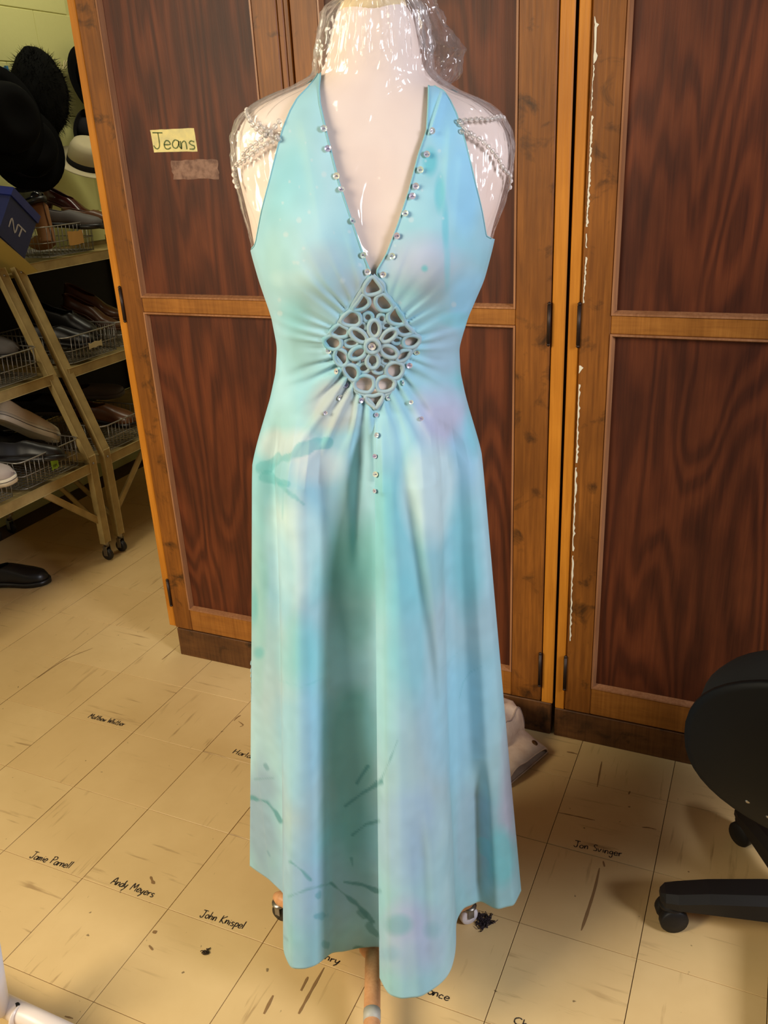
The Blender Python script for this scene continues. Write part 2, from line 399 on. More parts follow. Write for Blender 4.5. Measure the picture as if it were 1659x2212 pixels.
box('meeting_strip', (-1.050, YC+.001, .10), (-1.036, YC+.014, 2.03), M_STILE, cabA); box('meeting_strip', (-1.036, YC+.004, .10), (-1.023, YC+.014, 2.03), M_STILE, cabA)
for z0, z1 in ((1.044, 1.127), (.18, .262)): hinge(dA1, -1.587, z0, z1)
for z0, z1 in ((1.029, 1.111), (.151, .241)): hinge(dA2, -.443, z0, z1)
cabB = empty('wardrobe_cabinet', (.22, YC, 0), 'brown wooden cabinet behind the office chair with a chipped white door edge', 'cabinet')
carcass(cabB, -.403, .86, .09)
box('face_frame_stile', (-.403, YC, .085), (-.379, YC+.02, 2.1), M_FRAME, cabB)
box('face_frame_stile', (.835, YC, .085), (.86, YC+.02, 2.1), M_FRAME, cabB)
box('plinth', (-.403, YC-.001, 0), (.86, YC+.02, .085), M_BASE, cabB)
dB1 = grain_door(cabB, -.377, .222, -.313, .155, .09, 2.03, 1.053, 1.092, .168, -1)
dB2 = grain_door(cabB, .232, .833, .298, .768, .09, 2.03, 1.053, 1.092, .168, 1)
for z0, z1 in ((1.028, 1.112), (.155, .245)): hinge(dB1, -.379, z0, z1)
# flaked paint along the stile edge of the right cabinet
def chip(pts):                                    # (pixel x, y, width px) down the edge
    V = []
    for x, y, w_ in pts:
        a = ony(x, y, YC-.0052); b = ony(x+w_, y+rng.uniform(-1, 1), YC-.0052); V += [a, b]
    V = np.array(V); V2 = V + np.array([0, .0012, 0]); n = len(pts); Fc = [(2*i, 2*i+1, 2*i+3, 2*i+2) for i in range(n-1)]
    m_ = 2*n; Fc += [(2*i, 2*i+2, m_+2*i+2, m_+2*i) for i in range(n-1)] + [(2*i+1, m_+2*i+1, m_+2*i+3, 2*i+3) for i in range(n-1)]
    mesh('paint_chip', np.concatenate([V, V2]), Fc, M_CHIP, dB1)
def ragged(x0, y0, x1, y1, w0, n=26):
    return [(x0+(x1-x0)*t+rng.uniform(-.6, .6), y0+(y1-y0)*t, max(.6, w0*rng.uniform(.3, 1.3))) for t in np.linspace(0, 1, n)]
chip([(1284, 35, 1), (1284, 48, 4), (1285, 53, 9), (1284, 60, 5), (1284, 90, 4), (1283, 112, 4), (1282, 120, 9), (1282, 130, 6), (1282, 138, 1)])
chip(ragged(1282, 140, 1276, 240, 2.4)); chip(ragged(1277, 250, 1272, 370, 4, 30)); chip(ragged(1272, 372, 1266, 490, 4, 30)); chip(ragged(1266, 505, 1265, 535, 4, 8))
chip(ragged(1265, 555, 1259, 655, 3.2, 26)); chip([(1251, 790, 2), (1251, 795, 9), (1251, 800, 5), (1250, 806, 1)])
chip(ragged(1250, 830, 1244, 1000, 4, 30)); chip(ragged(1243, 1010, 1236, 1190, 4, 30)); chip(ragged(1236, 1200, 1230, 1385, 3.6, 30))

# ------------------------------------------------------------------ hand lettering (stroke alphabet)
G = {
 'J': [[(.1, 1), (.75, 1)], [(.45, 1), (.46, .3), (.36, .04), (.18, .02), (.06, .2)]],
 'a': [[(.48, .45), (.25, .52), (.06, .3), (.1, .06), (.3, .02), (.46, .25), (.48, .45), (.48, .15), (.6, .0)]],
 'm': [[(.04, .5), (.06, 0), (.1, .3), (.2, .48), (.3, .42), (.3, 0), (.36, .32), (.46, .48), (.56, .4), (.58, 0)]],
 'i': [[(.1, .48), (.12, 0)], [(.1, .7), (.11, .66)]],
 'e': [[(.05, .27), (.44, .29), (.38, .48), (.2, .52), (.05, .3), (.1, .05), (.28, 0), (.46, .1)]],
 'P': [[(.1, 1), (.08, 0)], [(.0, .92), (.3, 1.02), (.56, .86), (.5, .6), (.1, .48)]],
 'r': [[(.06, .5), (.08, 0)], [(.08, .28), (.2, .46), (.38, .48)]],
 'n': [[(.05, .5), (.07, 0), (.12, .34), (.28, .5), (.4, .4), (.42, 0)]],
 'l': [[(.12, 1), (.08, 0)]],
 'A': [[(0, 0), (.34, 1.02), (.62, 0)], [(.12, .38), (.52, .38)]],
 'd': [[(.44, .42), (.24, .5), (.05, .28), (.1, .04), (.3, .04), (.44, .3)], [(.5, 1), (.46, 0)]],
 'y': [[(.04, .5), (.1, .12), (.28, .1), (.42, .5)], [(.42, .5), (.3, -.1), (.1, -.42)]],
 'M': [[(0, 0), (.12, 1), (.36, .36), (.62, 1), (.72, 0)]],
 's': [[(.4, .46), (.22, .52), (.08, .4), (.2, .28), (.38, .2), (.34, .03), (.06, .02)]],
 'o': [[(.25, .5), (.06, .34), (.08, .08), (.28, .0), (.44, .2), (.4, .44), (.25, .5)]],
 'h': [[(.08, 1), (.06, 0)], [(.07, .26), (.24, .48), (.38, .4), (.4, 0)]],
 'K': [[(.1, 1), (.06, 0)], [(.6, 1), (.1, .46), (.6, 0)]],
 'p': [[(.08, .5), (.04, -.42)], [(.07, .3), (.24, .52), (.44, .34), (.34, .06), (.08, .06)]],
 'S': [[(.44, .9), (.24, .98), (.08, .78), (.22, .54), (.42, .4), (.4, .1), (.06, .05)]],
 'v': [[(.02, .5), (.2, 0), (.42, .5)]],
 'g': [[(.42, .46), (.2, .5), (.06, .26), (.2, .06), (.4, .24), (.42, .48), (.38, -.3), (.2, -.44), (.06, -.28)]],
 'H': [[(.1, 1), (.06, 0)], [(.6, 1), (.54, 0)], [(.08, .5), (.58, .52)]],
 'c': [[(.42, .4), (.24, .5), (.06, .28), (.12, .04), (.42, .06)]],
 'C': [[(.6, .86), (.4, 1), (.1, .76), (.06, .3), (.26, .02), (.56, .12)]],
 't': [[(.2, .95), (.18, .1), (.36, .0)], [(.02, .6), (.4, .62)]],
 'w': [[(.02, .5), (.12, 0), (.26, .4), (.42, 0), (.54, .5)]],
 'N': [[(.05, 0), (.08, 1), (.5, .02), (.52, 1)]], 'T': [[(0, 1), (.6, 1)], [(.3, 1), (.28, 0)]],
 'W': [[(0, 1), (.18, 0), (.38, .7), (.58, 0), (.8, 1)]],
}
WD = {'m': .72, 'M': .86, 'W': .92, 'w': .64, 'i': .26, 'l': .26, 't': .42, 'r': .42, ' ': .5, 'J': .72, 'K': .68, 'A': .7, 'H': .74, 'C': .68, 'P': .62}
def lettering(text, origin, ex, ey, en, length, cap, mat_, parent, pen, name='handwriting', label=None):
    """pen strokes as thin flat ribbons in the plane (ex, ey), lifted by en"""
    tot = sum(WD.get(c, .54) for c in text); V = []; Fc = []; x = 0
    sc = length/tot
    ex, ey, en, origin = (np.asarray(q, float) for q in (ex, ey, en, origin))
    for ch in text:
        jy = rng.uniform(-.05, .05)
        for st in G.get(ch, []):
            P = spline(st, 4) if len(st) > 2 else np.array(st)
            q = origin + np.outer((x + P[:, 0])*sc, ex) + np.outer((P[:, 1]+jy)*cap, ey)
            T = np.gradient(q, axis=0); T /= np.linalg.norm(T, axis=1)[:, None]+1e-12; Nn = np.cross(en, T)
            for i in range(len(q)):
                w_ = pen*(.75+.5*rng.random()); V += [q[i]+Nn[i]*w_/2+en*.0006, q[i]-Nn[i]*w_/2+en*.0006]
            b = len(V)-2*len(q); Fc += [(b+2*i, b+2*i+1, b+2*i+3, b+2*i+2) for i in range(len(q)-1)]
        x += WD.get(ch, .54)
    o = mesh(name, V, Fc, mat_, parent)
    if label: o['label'] = label
    return o
NAMES = [('Jamie Parnell', (61.7, 1853), (148, 1876), 17), ('Andy Meyers', (238, 1909), (329, 1938), 18), ('John Knispel', (430, 1980), (523, 2007), 18),
         ('Matthew Whittier', (190, 1550), (264, 1569), 11), ('Harlan', (501, 1627), (548, 1640), 11), ('Jon Svinger', (1238, 1828), (1341, 1851), 14),
         ('Henry', (672, 2060), (731, 2084), 17), ('n Hance', (884, 2133), (968, 2163), 18), ('Ch', (1108, 2211), (1140, 2222), 16)]
for t, a, b, cap in NAMES:
    A = onz(*a); B = onz(*b); ex = (B-A); L = np.linalg.norm(ex); ex /= L; ey = np.cross([0, 0, 1], ex)
    x_, y_ = a; up = onz(x_, y_-cap); hcap = (up-A) @ ey
    lettering(t, A, ex, ey, (0, 0, 1), L*1.02, hcap, M_INK, floor, .0021 if cap > 12 else .0022, label='handwritten name in dark ink on a floor tile')

# Jeans label and old tape on the left door
def quad_plate(name, px, Y, th, mat_, n=10, jag=0., seed=0):
    r = random.Random(seed); P = []
    for k in range(4):
        a, b = px[k], px[(k+1) % 4]
        for t in np.arange(n)/n: P.append(ony(a[0]+(b[0]-a[0])*t+r.uniform(-jag, jag), a[1]+(b[1]-a[1])*t+r.uniform(-jag, jag), Y))
    P = np.array(P); Q = P-np.array([0, th, 0]); m_ = len(P)
    return mesh(name, np.concatenate([P, Q]), [tuple(range(m_, 2*m_)), tuple(range(m_-1, -1, -1))] + [(i, (i+1) % m_, m_+(i+1) % m_, m_+i) for i in range(m_)], mat_)
YP = YC+.0099
lab = quad_plate('paper_label', [(324.5, 281), (419, 276.5), (427, 327), (333, 329)], YP, .0006, M_LABEL, 8, .5, 3)
tag(lab, 'yellowed tape label reading Jeans stuck on the cabinet door', 'label')
A = ony(331, 320, YP-.0008); B = ony(426, 322, YP-.0008); ex = B-A; L = np.linalg.norm(ex); ex /= L; ey = np.array([0, 0, 1.])
ink = lettering('Jeans', A+ey*-.0, ex, ey, (0, -1, 0), L, ony(331, 285, YP)[2]-A[2], M_GINK, lab, .0028, 'lettering')
tp = quad_plate('tape_remnant', [(369, 346), (470, 344), (474, 386), (375, 388)], YP, .0004, M_TAPE, 9, 1.6, 5)
tag(tp, 'torn brown tape remnant stuck below the Jeans label', 'tape')
# ------------------------------------------------------------------ dress form: measured frame (s right, d away from camera, z up)
D0 = 1.27
_r = ray(835, 1400)[:2]; ED = np.array([*(_r/np.hypot(*_r)), 0]); ES = np.array([ED[1], -ED[0], 0]); GP = ED*D0
def PT(s, d, z):
    s, d, z = np.broadcast_arrays(np.asarray(s, float), np.asarray(d, float), np.asarray(z, float))
    return GP + s[..., None]*ES + d[..., None]*ED + z[..., None]*np.array([0, 0, 1.])
def onv(x, y, off=0.):
    r = ray(x, y); t = (D0+off)/(r @ ED); P = CAM + r*t; return (P-GP) @ ES, P[2]
BODY = [(2, 765, 855), (14, 738, 880), (36, 726, 892), (100, 712, 905), (150, 700, 915), (178, 680, 936), (196, 640, 972), (212, 592, 1012), (232, 556, 1046), (258, 527, 1076),
        (290, 514, 1092), (330, 511, 1097), (380, 516, 1092), (430, 529, 1080), (480, 542, 1064), (540, 553, 1050), (600, 570, 1034), (680, 597, 1000), (745, 609, 981), (800, 606, 984),
        (860, 593, 997), (950, 566, 1024), (1000, 554, 1037), (1080, 549, 1048), (1150, 546, 1056)]
_L = np.array([onv(xl, y) for y, xl, xr in BODY]); _R = np.array([onv(xr, y) for y, xl, xr in BODY])
_zg = np.linspace(.80, 1.64, 841)
def _sm(a, k=6):
    g = np.exp(-.5*(np.arange(-18, 19)/k)**2); g /= g.sum(); return np.convolve(np.pad(a, 18, mode='edge'), g, 'valid')
_sl = _sm(np.interp(_zg, _L[::-1, 1], _L[::-1, 0])); _sr = _sm(np.interp(_zg, _R[::-1, 1], _R[::-1, 0]))
_bf = _sm(np.interp(_zg, [.80, 1.0, 1.08, 1.14, 1.20, 1.28, 1.36, 1.42, 1.46, 1.49, 1.52, 1.55, 1.62], [.125, .122, .110, .098, .102, .108, .104, .094, .082, .074, .064, .058, .050]), 10)
_bb = _sm(np.interp(_zg, [.80, 1.0, 1.14, 1.28, 1.42, 1.47, 1.52, 1.55, 1.62], [.14, .14, .095, .115, .12, .10, .066, .058, .05]), 10)
fa = lambda z: (np.interp(z, _zg, _sr) - np.interp(z, _zg, _sl))/2
fc = lambda z: (np.interp(z, _zg, _sr) + np.interp(z, _zg, _sl))/2
fbf = lambda z: np.interp(z, _zg, _bf); fbb = lambda z: np.interp(z, _zg, _bb)
NE = 2.3
def bust(s, z):
    u = s-fc(z); sz = np.where(z < 1.30, .052, .085)
    return .034*sum(np.exp(-((u-k*.083)/.062)**2) for k in (-1, 1))*np.exp(-((z-1.30)/sz)**2)
def ring(th, z, off=0.):
    """point on the form at angle th from the front (right positive)"""
    th = np.asarray(th, float); z = np.asarray(z, float); sn, cs = np.sin(th), np.cos(th)
    a = fa(z)+off; s = fc(z) + a*np.sign(sn)*np.abs(sn)**(2/NE)
    front = cs >= 0
    d = np.where(front, -(fbf(z)+off)*np.abs(cs)**(2/NE), (fbb(z)+off)*np.abs(cs)**(2/NE))
    d = d - np.where(front, bust(s, z), 0)*np.clip(np.abs(cs)*2.5, 0, 1)
    return s, d
def front_d(s, z, off=0.):
    u = np.clip(np.abs(s-fc(z))/(fa(z)+off), 0, 1)
    return -(fbf(z)+off)*(1-u**NE)**(1/NE) - bust(s, z)
def th_of(s, z, off):
    u = np.clip((s-fc(z))/(fa(z)+off), -1, 1); return np.arcsin(np.sign(u)*np.abs(u)**(NE/2))
def surf(x, y, off=0.):
    d = -.08
    for _ in range(30):
        s, z = onv(x, y, d); d = .5*d + .5*float(front_d(s, z, off))
    return s, z, d

form = empty('dress_form', PT(-.055, -.06, 0), 'pinkish white dress form on a wooden tripod stand wearing the turquoise dress', 'mannequin')
rings = []
for z in np.linspace(.945, 1.606, 150):
    th = np.linspace(0, 2*np.pi, 96, endpoint=False); s, d = ring(th, z); kk = 1-.5*max(0, (1.10-z)/.15)**1.1; s = fc(z)+(s-fc(z))*kk; d = d*kk; rings.append(PT(s, d, np.full(96, z)))
loft('torso', rings, M_FORM, form)
zt = 1.606; th = np.linspace(0, 2*np.pi, 48, endpoint=False); rings = []
for k, dz in ((1.012, -.012), (1.02, -.002), (.97, .004), (.8, .0075), (.4, .009), (.05, .0095)):
    s, d = ring(th, zt-.004); c = fc(zt-.004); rings.append(PT(c+(s-c)*k, d*k, np.full(48, zt+dz)))
loft('neck_cap', rings, M_FORMCAP, form)
HB = (-.055, -.075)
tube('pole', [PT(HB[0], HB[1], .06), PT(-.03, -.03, .5), PT(-.01, 0, .96)], .0135, M_POLE, form, 14)
lathe('hub', [(.018, 0), (.026, .003), (.028, .008), (.028, .03), (.024, .034), (.016, .036)], PT(HB[0], HB[1], .040), M_POLE, form, 18)
def small_caster(parent, P, white, ax):
    P = np.asarray(P, float)
    c = lathe('caster_wheel', [(.004, -.007), (.0165, -.007), (.019, -.004), (.019, .004), (.0165, .007), (.004, .007)], P+np.array([0, 0, .019]), M_WHITE if white else M_CASTER, parent, 20, ax)
    a = np.array(ax)/np.linalg.norm(ax)
    for k in (-1, 1): bar('caster_fork', P+a*.010*k+np.array([0, 0, .019]), P+a*.010*k+np.array([0, 0, .044]), .012, .002, M_STEEL, parent, ax, .0005)
    lathe('caster_plate', [(.012, 0), (.016, .001), (.016, .004), (.008, .006)], P+np.array([0, 0, .042]), M_STEEL, parent, 14)
for (s, d), wht in (((-.243, .046), False), ((.135, .012), True), ((-.062, -.315), False)):
    hub = PT(HB[0]*.93+s*.07, HB[1]*.93+d*.07, .060); tip = PT(s, d, .058); mid = .5*hub+.5*tip
    pts = spline([hub, mid, tip], 8); dirv = tip-hub; dirv[2] = 0; dirv /= np.linalg.norm(dirv)
    pts = np.vstack([pts, tip+dirv*.010-np.array([0, 0, .001])]); rr = [.0145]*(len(pts)-2)+[.0135, .008]
    tube('leg', pts, np.array(rr), M_POLE, form, 14)
    small_caster(form, tip-np.array([0, 0, .058]), wht, np.cross(dirv, [0, 0, 1]))
p0 = .42*PT(HB[0], HB[1], .060)+.58*PT(-.062, -.315, .058); p1 = .33*PT(HB[0], HB[1], .060)+.67*PT(-.062, -.315, .058)
tube('tape_band', [p0, p1], .0152, mat('grey_tape', S(176, 172, 160), .5), form, 14)

# ------------------------------------------------------------------ the dress
OFF = .0066
Z7 = lambda X, Y: (680+X/6.32, 560+Y/6.32)
DIA_L = [(785, 215), (640, 410), (540, 570), (470, 700), (345, 820), (310, 890), (205, 1000), (120, 1100), (190, 1220), (260, 1310), (370, 1450), (400, 1560), (520, 1680), (560, 1800), (690, 1870), (825, 2040)]
DIA_R = [(800, 215), (930, 330), (960, 440), (1080, 600), (1150, 720), (1250, 870), (1350, 990), (1440, 1080), (1380, 1200), (1300, 1300), (1200, 1440), (1200, 1560), (1100, 1680), (1060, 1790), (950, 1870), (835, 2040)]
INL = [(692, 158), (689, 190), (691, 222), (706, 290), (731, 390), (760, 478), (788, 560), (801, 588)] + [Z7(*p) for p in DIA_L[1:]]
INR = [(926, 185), (925, 230), (922, 282), (904, 335), (884, 412), (861, 482), (835, 550), (812, 588)] + [Z7(*p) for p in DIA_R[1:]]
OUTL = [(686, 162), (664, 190), (642, 212), (626, 240), (610, 280), (598, 325), (582, 390), (565, 455), (553, 520), (547, 540)]
OUTR = [(938, 186), (958, 196), (972, 216), (986, 245), (1006, 310), (1025, 390), (1041, 455), (1052, 520), (1056, 540)]
def prep(lst, off=OFF):
    A = np.array([surf(*p, off)[:2] for p in lst]); A = A[np.argsort(A[:, 1])]
    z = np.maximum.accumulate(A[:, 1]+np.arange(len(A))*1e-7); return A[:, 0], z
iL, iR, oL, oR = prep(INL), prep(INR), prep(OUTL), prep(OUTR)
z_u = .5*(oL[1][0]+oR[1][0]); z_db = .5*(iL[1][0]+iR[1][0]); s_db = .5*(iL[0][0]+iR[0][0])
NF, NB = 170, 110
Z_HIP = 1.0
HEM = [(-1.0, -.298, .072, .12), (-.97, -.262, .038, .12), (-.90, -.226, .004, .115), (-.86, -.214, -.02, .115), (-.81, -.216, -.095, .13), (-.74, -.210, -.160, .145), (-.66, -.194, -.198, .152), (-.58, -.170, -.198, .15), (-.52, -.148, -.185, .145),
       (-.47, -.140, -.155, .125), (-.40, -.130, -.118, .095), (-.24, -.092, -.104, .078), (-.10, -.045, -.102, .078), (-.04, -.018, -.122, .09), (-.012, -.026, -.175, .12), (0.0, -.042, -.225, .145),
       (.05, -.030, -.262, .152), (.16, -.006, -.272, .155), (.30, .022, -.268, .155), (.42, .046, -.258, .153), (.52, .080, -.222, .148), (.565, .096, -.165, .135), (.61, .098, -.100, .125),
       (.68, .117, -.062, .12), (.76, .146, -.056, .118), (.86, .180, -.078, .125), (.94, .212, -.066, .122), (1.0, .2315, -.030, .12)]
HEMB = [(1.0, .2315, -.030), (.8, .232, .07), (.45, .15, .18), (0, -.02, .225), (-.5, -.19, .215), (-.85, -.295, .14), (-1.0, -.298, .072)]
hu = np.array([h[0] for h in HEM])
def hem_front(u, smooth=False):
    if not smooth: return [np.interp(u, hu, [h[k] for h in HEM]) for k in (1, 2, 3)]
    ths = np.arcsin(np.clip(u, -1, 1))
    return [np.sin(ths)*.265-.033, -np.cos(ths)*.19+.02*np.cos(ths)**2, np.interp(u, hu, [h[3] for h in HEM])]
thF = np.linspace(-np.pi/2, 0, NF)
rowsB = np.arange(z_u, Z_HIP, -.0022)                 # underarm to hip
rowsS = np.linspace(0, 1, 241)[1:]                   # skirt, 0 hip .. 1 hem
NT = 130                                             # rows above the underarm
nrow = NT+len(rowsB)+len(rowsS)
VS = np.zeros((nrow, 2*NF+NB, 3)); SDZ = np.zeros((nrow, 2*NF+NB, 3))
def pleat(s, z, d, wgt):
    s0 = s_db-.001; z0 = .5*(z_db+iL[1][np.argmin(np.abs(iL[1]-1.27))]) if False else DC[1]
    ds = s-DC[0]; dz = z-DC[1]
    q = np.abs(ds)/.064+np.abs(dz)/.094; dist = np.maximum(q-1, 0)*.055
    psi = np.arctan2(dz, ds); down = np.clip((-np.sin(psi)-.55)/.4, 0, 1); up = np.clip((np.sin(psi)-.5)/.4, 0, 1)
    P = np.stack([np.cos(psi)*3.1, np.sin(psi)*3.1, 0*psi+3.3], -1)
    ph = 30*psi + 3.4*vnoise(P) + 1.2*vnoise(np.stack([psi*9, dist*25, 0*psi], -1))
    wv = np.cos(ph); wv = np.sign(wv)*np.abs(wv)**.8
    decay = np.exp(-dist/(.042+.075*down))*np.clip(dist/.004, .25, 1)
    amp = (.0026+.0032*np.clip(vnoise(np.stack([psi*5, 0*psi+7.7, 0*psi], -1))+.3, 0, 1))*(1-.75*up)
    return wv*decay*amp*wgt*np.where(d < .02, 1, 0)
DC = surf(*Z7(785, 1150), OFF)[:2]
col_u = np.concatenate([np.sin(thF), np.sin(-thF[::-1])])
for r in range(nrow):
    if r < NT+len(rowsB):
        for side in (0, 1):
            (is_, iz), (os_, oz) = ((iL, oL), (iR, oR))[side]
            if r < NT:
                ztop = min(iz[-1], oz[-1]) if False else max(iz[-1], oz[-1])
                t = r/NT; z = ztop + (z_u-ztop)*t
            else: z = rowsB[r-NT]
            s_in = np.interp(z, iz, is_) if z > z_db else s_db*(1-np.clip((z_db-z)/.1, 0, 1)) + (np.clip((z_db-z)/.1, 0, 1))*(s_db-.004)
            ti = float(th_of(s_in, z, OFF))
            if r < NT:
                to = float(th_of(np.interp(z, oz, os_), z, OFF)); e = t*t*(3-2*t)
                to = to + ((-np.pi/2 if side == 0 else np.pi/2)-to)*max(0, (t-.93)/.07)**2
            else: to = -np.pi/2 if side == 0 else np.pi/2
            k = np.linspace(0, 1, NF); th = to+(ti-to)*k if side == 0 else ti+(to-ti)*k
            s, d = ring(th, z, OFF)
            SDZ[r, side*NF:(side+1)*NF] = np.stack([s, d, np.full(NF, z)], -1)
        th = np.linspace(np.pi/2, 3*np.pi/2, NB+2)[1:-1]; s, d = ring(th, max(z, .95), OFF)
        SDZ[r, 2*NF:] = np.stack([s, d, np.full(NB, z)], -1)
    else:
        wv = rowsS[r-NT-len(rowsB)]
        hip = SDZ[NT+len(rowsB)-1]
        f = np.zeros((2*NF+NB, 3)); sm = np.zeros((2*NF+NB, 3))
        f[:2*NF] = np.stack(hem_front(col_u), -1); sm[:2*NF] = np.stack(hem_front(col_u, True), -1)
        f[NF] = f[NF-1] = np.stack(hem_front(np.array([0.])), -1)[0]
        ub = np.cos(np.linspace(0, np.pi, NB+2)[1:-1]); hb = np.array(HEMB)[::-1]
        f[2*NF:] = np.stack([np.interp(ub, hb[:, 0], hb[:, 1]), np.interp(ub, hb[:, 0], hb[:, 2]), np.full(NB, .12)], -1); sm[2*NF:] = f[2*NF:]
        edge = np.clip((1-np.abs(np.concatenate([col_u, np.ones(NB)])))/.12, 0, 1)[:, None]; sm = sm*edge + f*(1-edge)
        p = hip + (sm-hip)*wv
        p[:, 2] = hip[:, 2] + (f[:, 2]-hip[:, 2])*wv
        SDZ[r] = p
FOLD = (f-sm)[None, :, :2]
hemz = f[:, 2]
wf = np.clip((z_db-.006-SDZ[..., 2])/(z_db-hemz[None, :]), 0, 1)
SDZ[..., :2] += FOLD*(wf**.5)[..., None]*np.clip(wf/.05, 0, 1)[..., None]
# soften rows vertically round the hip and columns along the skirt so folds are round
for _ in range(60):
    a = NT+len(rowsB)-45; b = a+110
    SDZ[a+1:b-1, :, :2] = .25*SDZ[a:b-2, :, :2]+.5*SDZ[a+1:b-1, :, :2]+.25*SDZ[a+2:b, :, :2]
k0 = NT+len(rowsB)
for _ in range(14):
    for sl_ in (slice(0, NF), slice(NF, 2*NF)):
        X = SDZ[k0:, sl_]; X[:, 1:-1] = .25*X[:, :-2]+.5*X[:, 1:-1]+.25*X[:, 2:]
sd, dd, zz = SDZ[..., 0], SDZ[..., 1], SDZ[..., 2]
fr = np.ones(2*NF+NB); fr[2*NF:] = 0
dd2 = dd.copy(); pl = pleat(sd, zz, dd, fr[None, :]*np.clip((zz-.55)/.35, 0, 1)); dd2 -= pl
wlow = np.clip((Z_HIP-zz)/.5, 0, 1)
nz = vnoise(np.stack([sd*26, dd*9, zz*1.6+5], -1))*.0045*wlow + vnoise(np.stack([sd*11+3, dd*11, zz*3], -1))*.003*np.clip((1.5-zz)/.1, 0, 1)*wlow
dd2 -= nz*np.where(dd < .03, 1, -1)
zz2 = zz + .004*wlow**3*vnoise(np.stack([sd*14, dd*14, 0*zz], -1))
# pleat folded into the right strap
ppx, ppy = project(PT(sd, dd2, zz2).reshape(-1, 3)); ppx = ppx.reshape(sd.shape); ppy = ppy.reshape(sd.shape)
def crease(x0, y0, x1, y1, amp, wd):
    global dd2
    L_ = math.hypot(x1-x0, y1-y0); t = ((ppx-x0)*(x1-x0)+(ppy-y0)*(y1-y0))/L_**2; e = ((ppx-x0)*(y1-y0)-(ppy-y0)*(x1-x0))/L_
    lim = np.clip(t/.12, 0, 1)*np.clip((1-t)/.3, 0, 1)*fr[None, :]
    dd2 = dd2 - amp*lim*np.where(e > 0, np.exp(-(e/(wd*4))**2), np.exp(-(e/wd)**2)*1.0)*1.0
def groove(x0, y0, x1, y1, amp, wd, side=1):
    global dd2
    L_ = math.hypot(x1-x0, y1-y0); t = ((ppx-x0)*(x1-x0)+(ppy-y0)*(y1-y0))/L_**2; e = ((ppx-x0)*(y1-y0)-(ppy-y0)*(x1-x0))/L_
    dd2 = dd2 + amp*np.clip(t/.25, 0, 1)*np.clip((1-t)/.25, 0, 1)*fr[None, :]*np.exp(-(e/wd)**2)*(dd2 < .02)
groove(850, 900, 975, 1800, .022, 24); groove(1035, 1640, 1045, 2010, .02, 20); groove(905, 1750, 935, 2200, .010, 18); groove(620, 1050, 625, 1800, .006, 14); groove(780, 920, 770, 1250, .009, 14)
crease(958, 190, 924, 300, .0055, 3); crease(975, 260, 960, 480, .003, 10); crease(655, 250, 700, 520, .0022, 14); crease(1000, 330, 985, 520, .002, 12)
VS = PT(sd, dd2, zz2)
idx = np.arange(nrow*(2*NF+NB)).reshape(nrow, 2*NF+NB)
quads = []
def grid(a): quads.append(np.stack([a[:-1, :-1], a[1:, :-1], a[1:, 1:], a[:-1, 1:]], -1).reshape(-1, 4))
grid(idx[:, :NF]); grid(idx[:, NF:2*NF])
bk = np.concatenate([idx[NT:, 2*NF-1:2*NF], idx[NT:, 2*NF:], idx[NT:, 0:1]], 1); grid(bk)
quads = np.concatenate(quads)
VF = VS.reshape(-1, 3)
# join the two front halves below the diamond
low = idx[NT:, NF]; lowL = idx[NT:, NF-1]; same = np.linalg.norm(VF[low]-VF[lowL], axis=1) < 8e-4
remap = np.arange(len(VF)); remap[low[same]] = lowL[same]; quads = remap[quads]
used = np.unique(quads); inv = np.full(len(VF), -1); inv[used] = np.arange(len(used)); VF = VF[used]; quads = inv[quads]
me = bpy.data.meshes.new('dress')
me.vertices.add(len(VF)); me.vertices.foreach_set('co', VF.ravel().astype(np.float32))
me.loops.add(len(quads)*4); me.loops.foreach_set('vertex_index', quads.ravel().astype(np.int32))
me.polygons.add(len(quads)); me.polygons.foreach_set('loop_start', np.arange(0, len(quads)*4, 4, dtype=np.int32)); me.polygons.foreach_set('loop_total', np.full(len(quads), 4, dtype=np.int32))
me.update(calc_edges=True); me.validate()

# dye: soft washes, blotches and brushed strokes of colour soaked into the cloth
px, py = project(VF); py = py.copy()
base = np.tile(np.array(S(140, 200, 218)[:3]), (len(VF), 1))
def lay(c, wgt):
    global base
    wgt = np.clip(wgt, 0, 1)[:, None]; base = base*(1-wgt) + np.array(S(*c)[:3])*wgt
P3 = VF
n1 = vnoise(P3*np.array([5, 5, 4])+2); n2 = vnoise(P3*np.array([11, 11, 7])+9); n3 = vnoise(P3*np.array([26, 26, 16])+4); n4 = vnoise(P3*60+1)
lay((170, 192, 204), (n1+.5*n2)*.9-.05); lay((176, 180, 208), (-n1+.6*n2-.15)*.9); lay((112, 196, 208), (n2-.5*n1-.1)*1.1); lay((168, 212, 226), (-n2+.3*n3-.1)*.9)
def blob(x, y, rx, ry, c, k=.8, rag=.5):
    q = ((px-x)/rx)**2+((py-y)/ry)**2; lay(c, k*np.clip(1.25-q + rag*(n2+.8*n3), 0, 1)**1.2)
TEAL, TURQ, LIL, GREY, PALE, SKY, MINT, CREAM, SEA = (72, 172, 182), (104, 198, 214), (182, 180, 212), (164, 180, 190), (196, 222, 226), (130, 198, 232), (150, 200, 204), (200, 206, 210), (106, 174, 174)
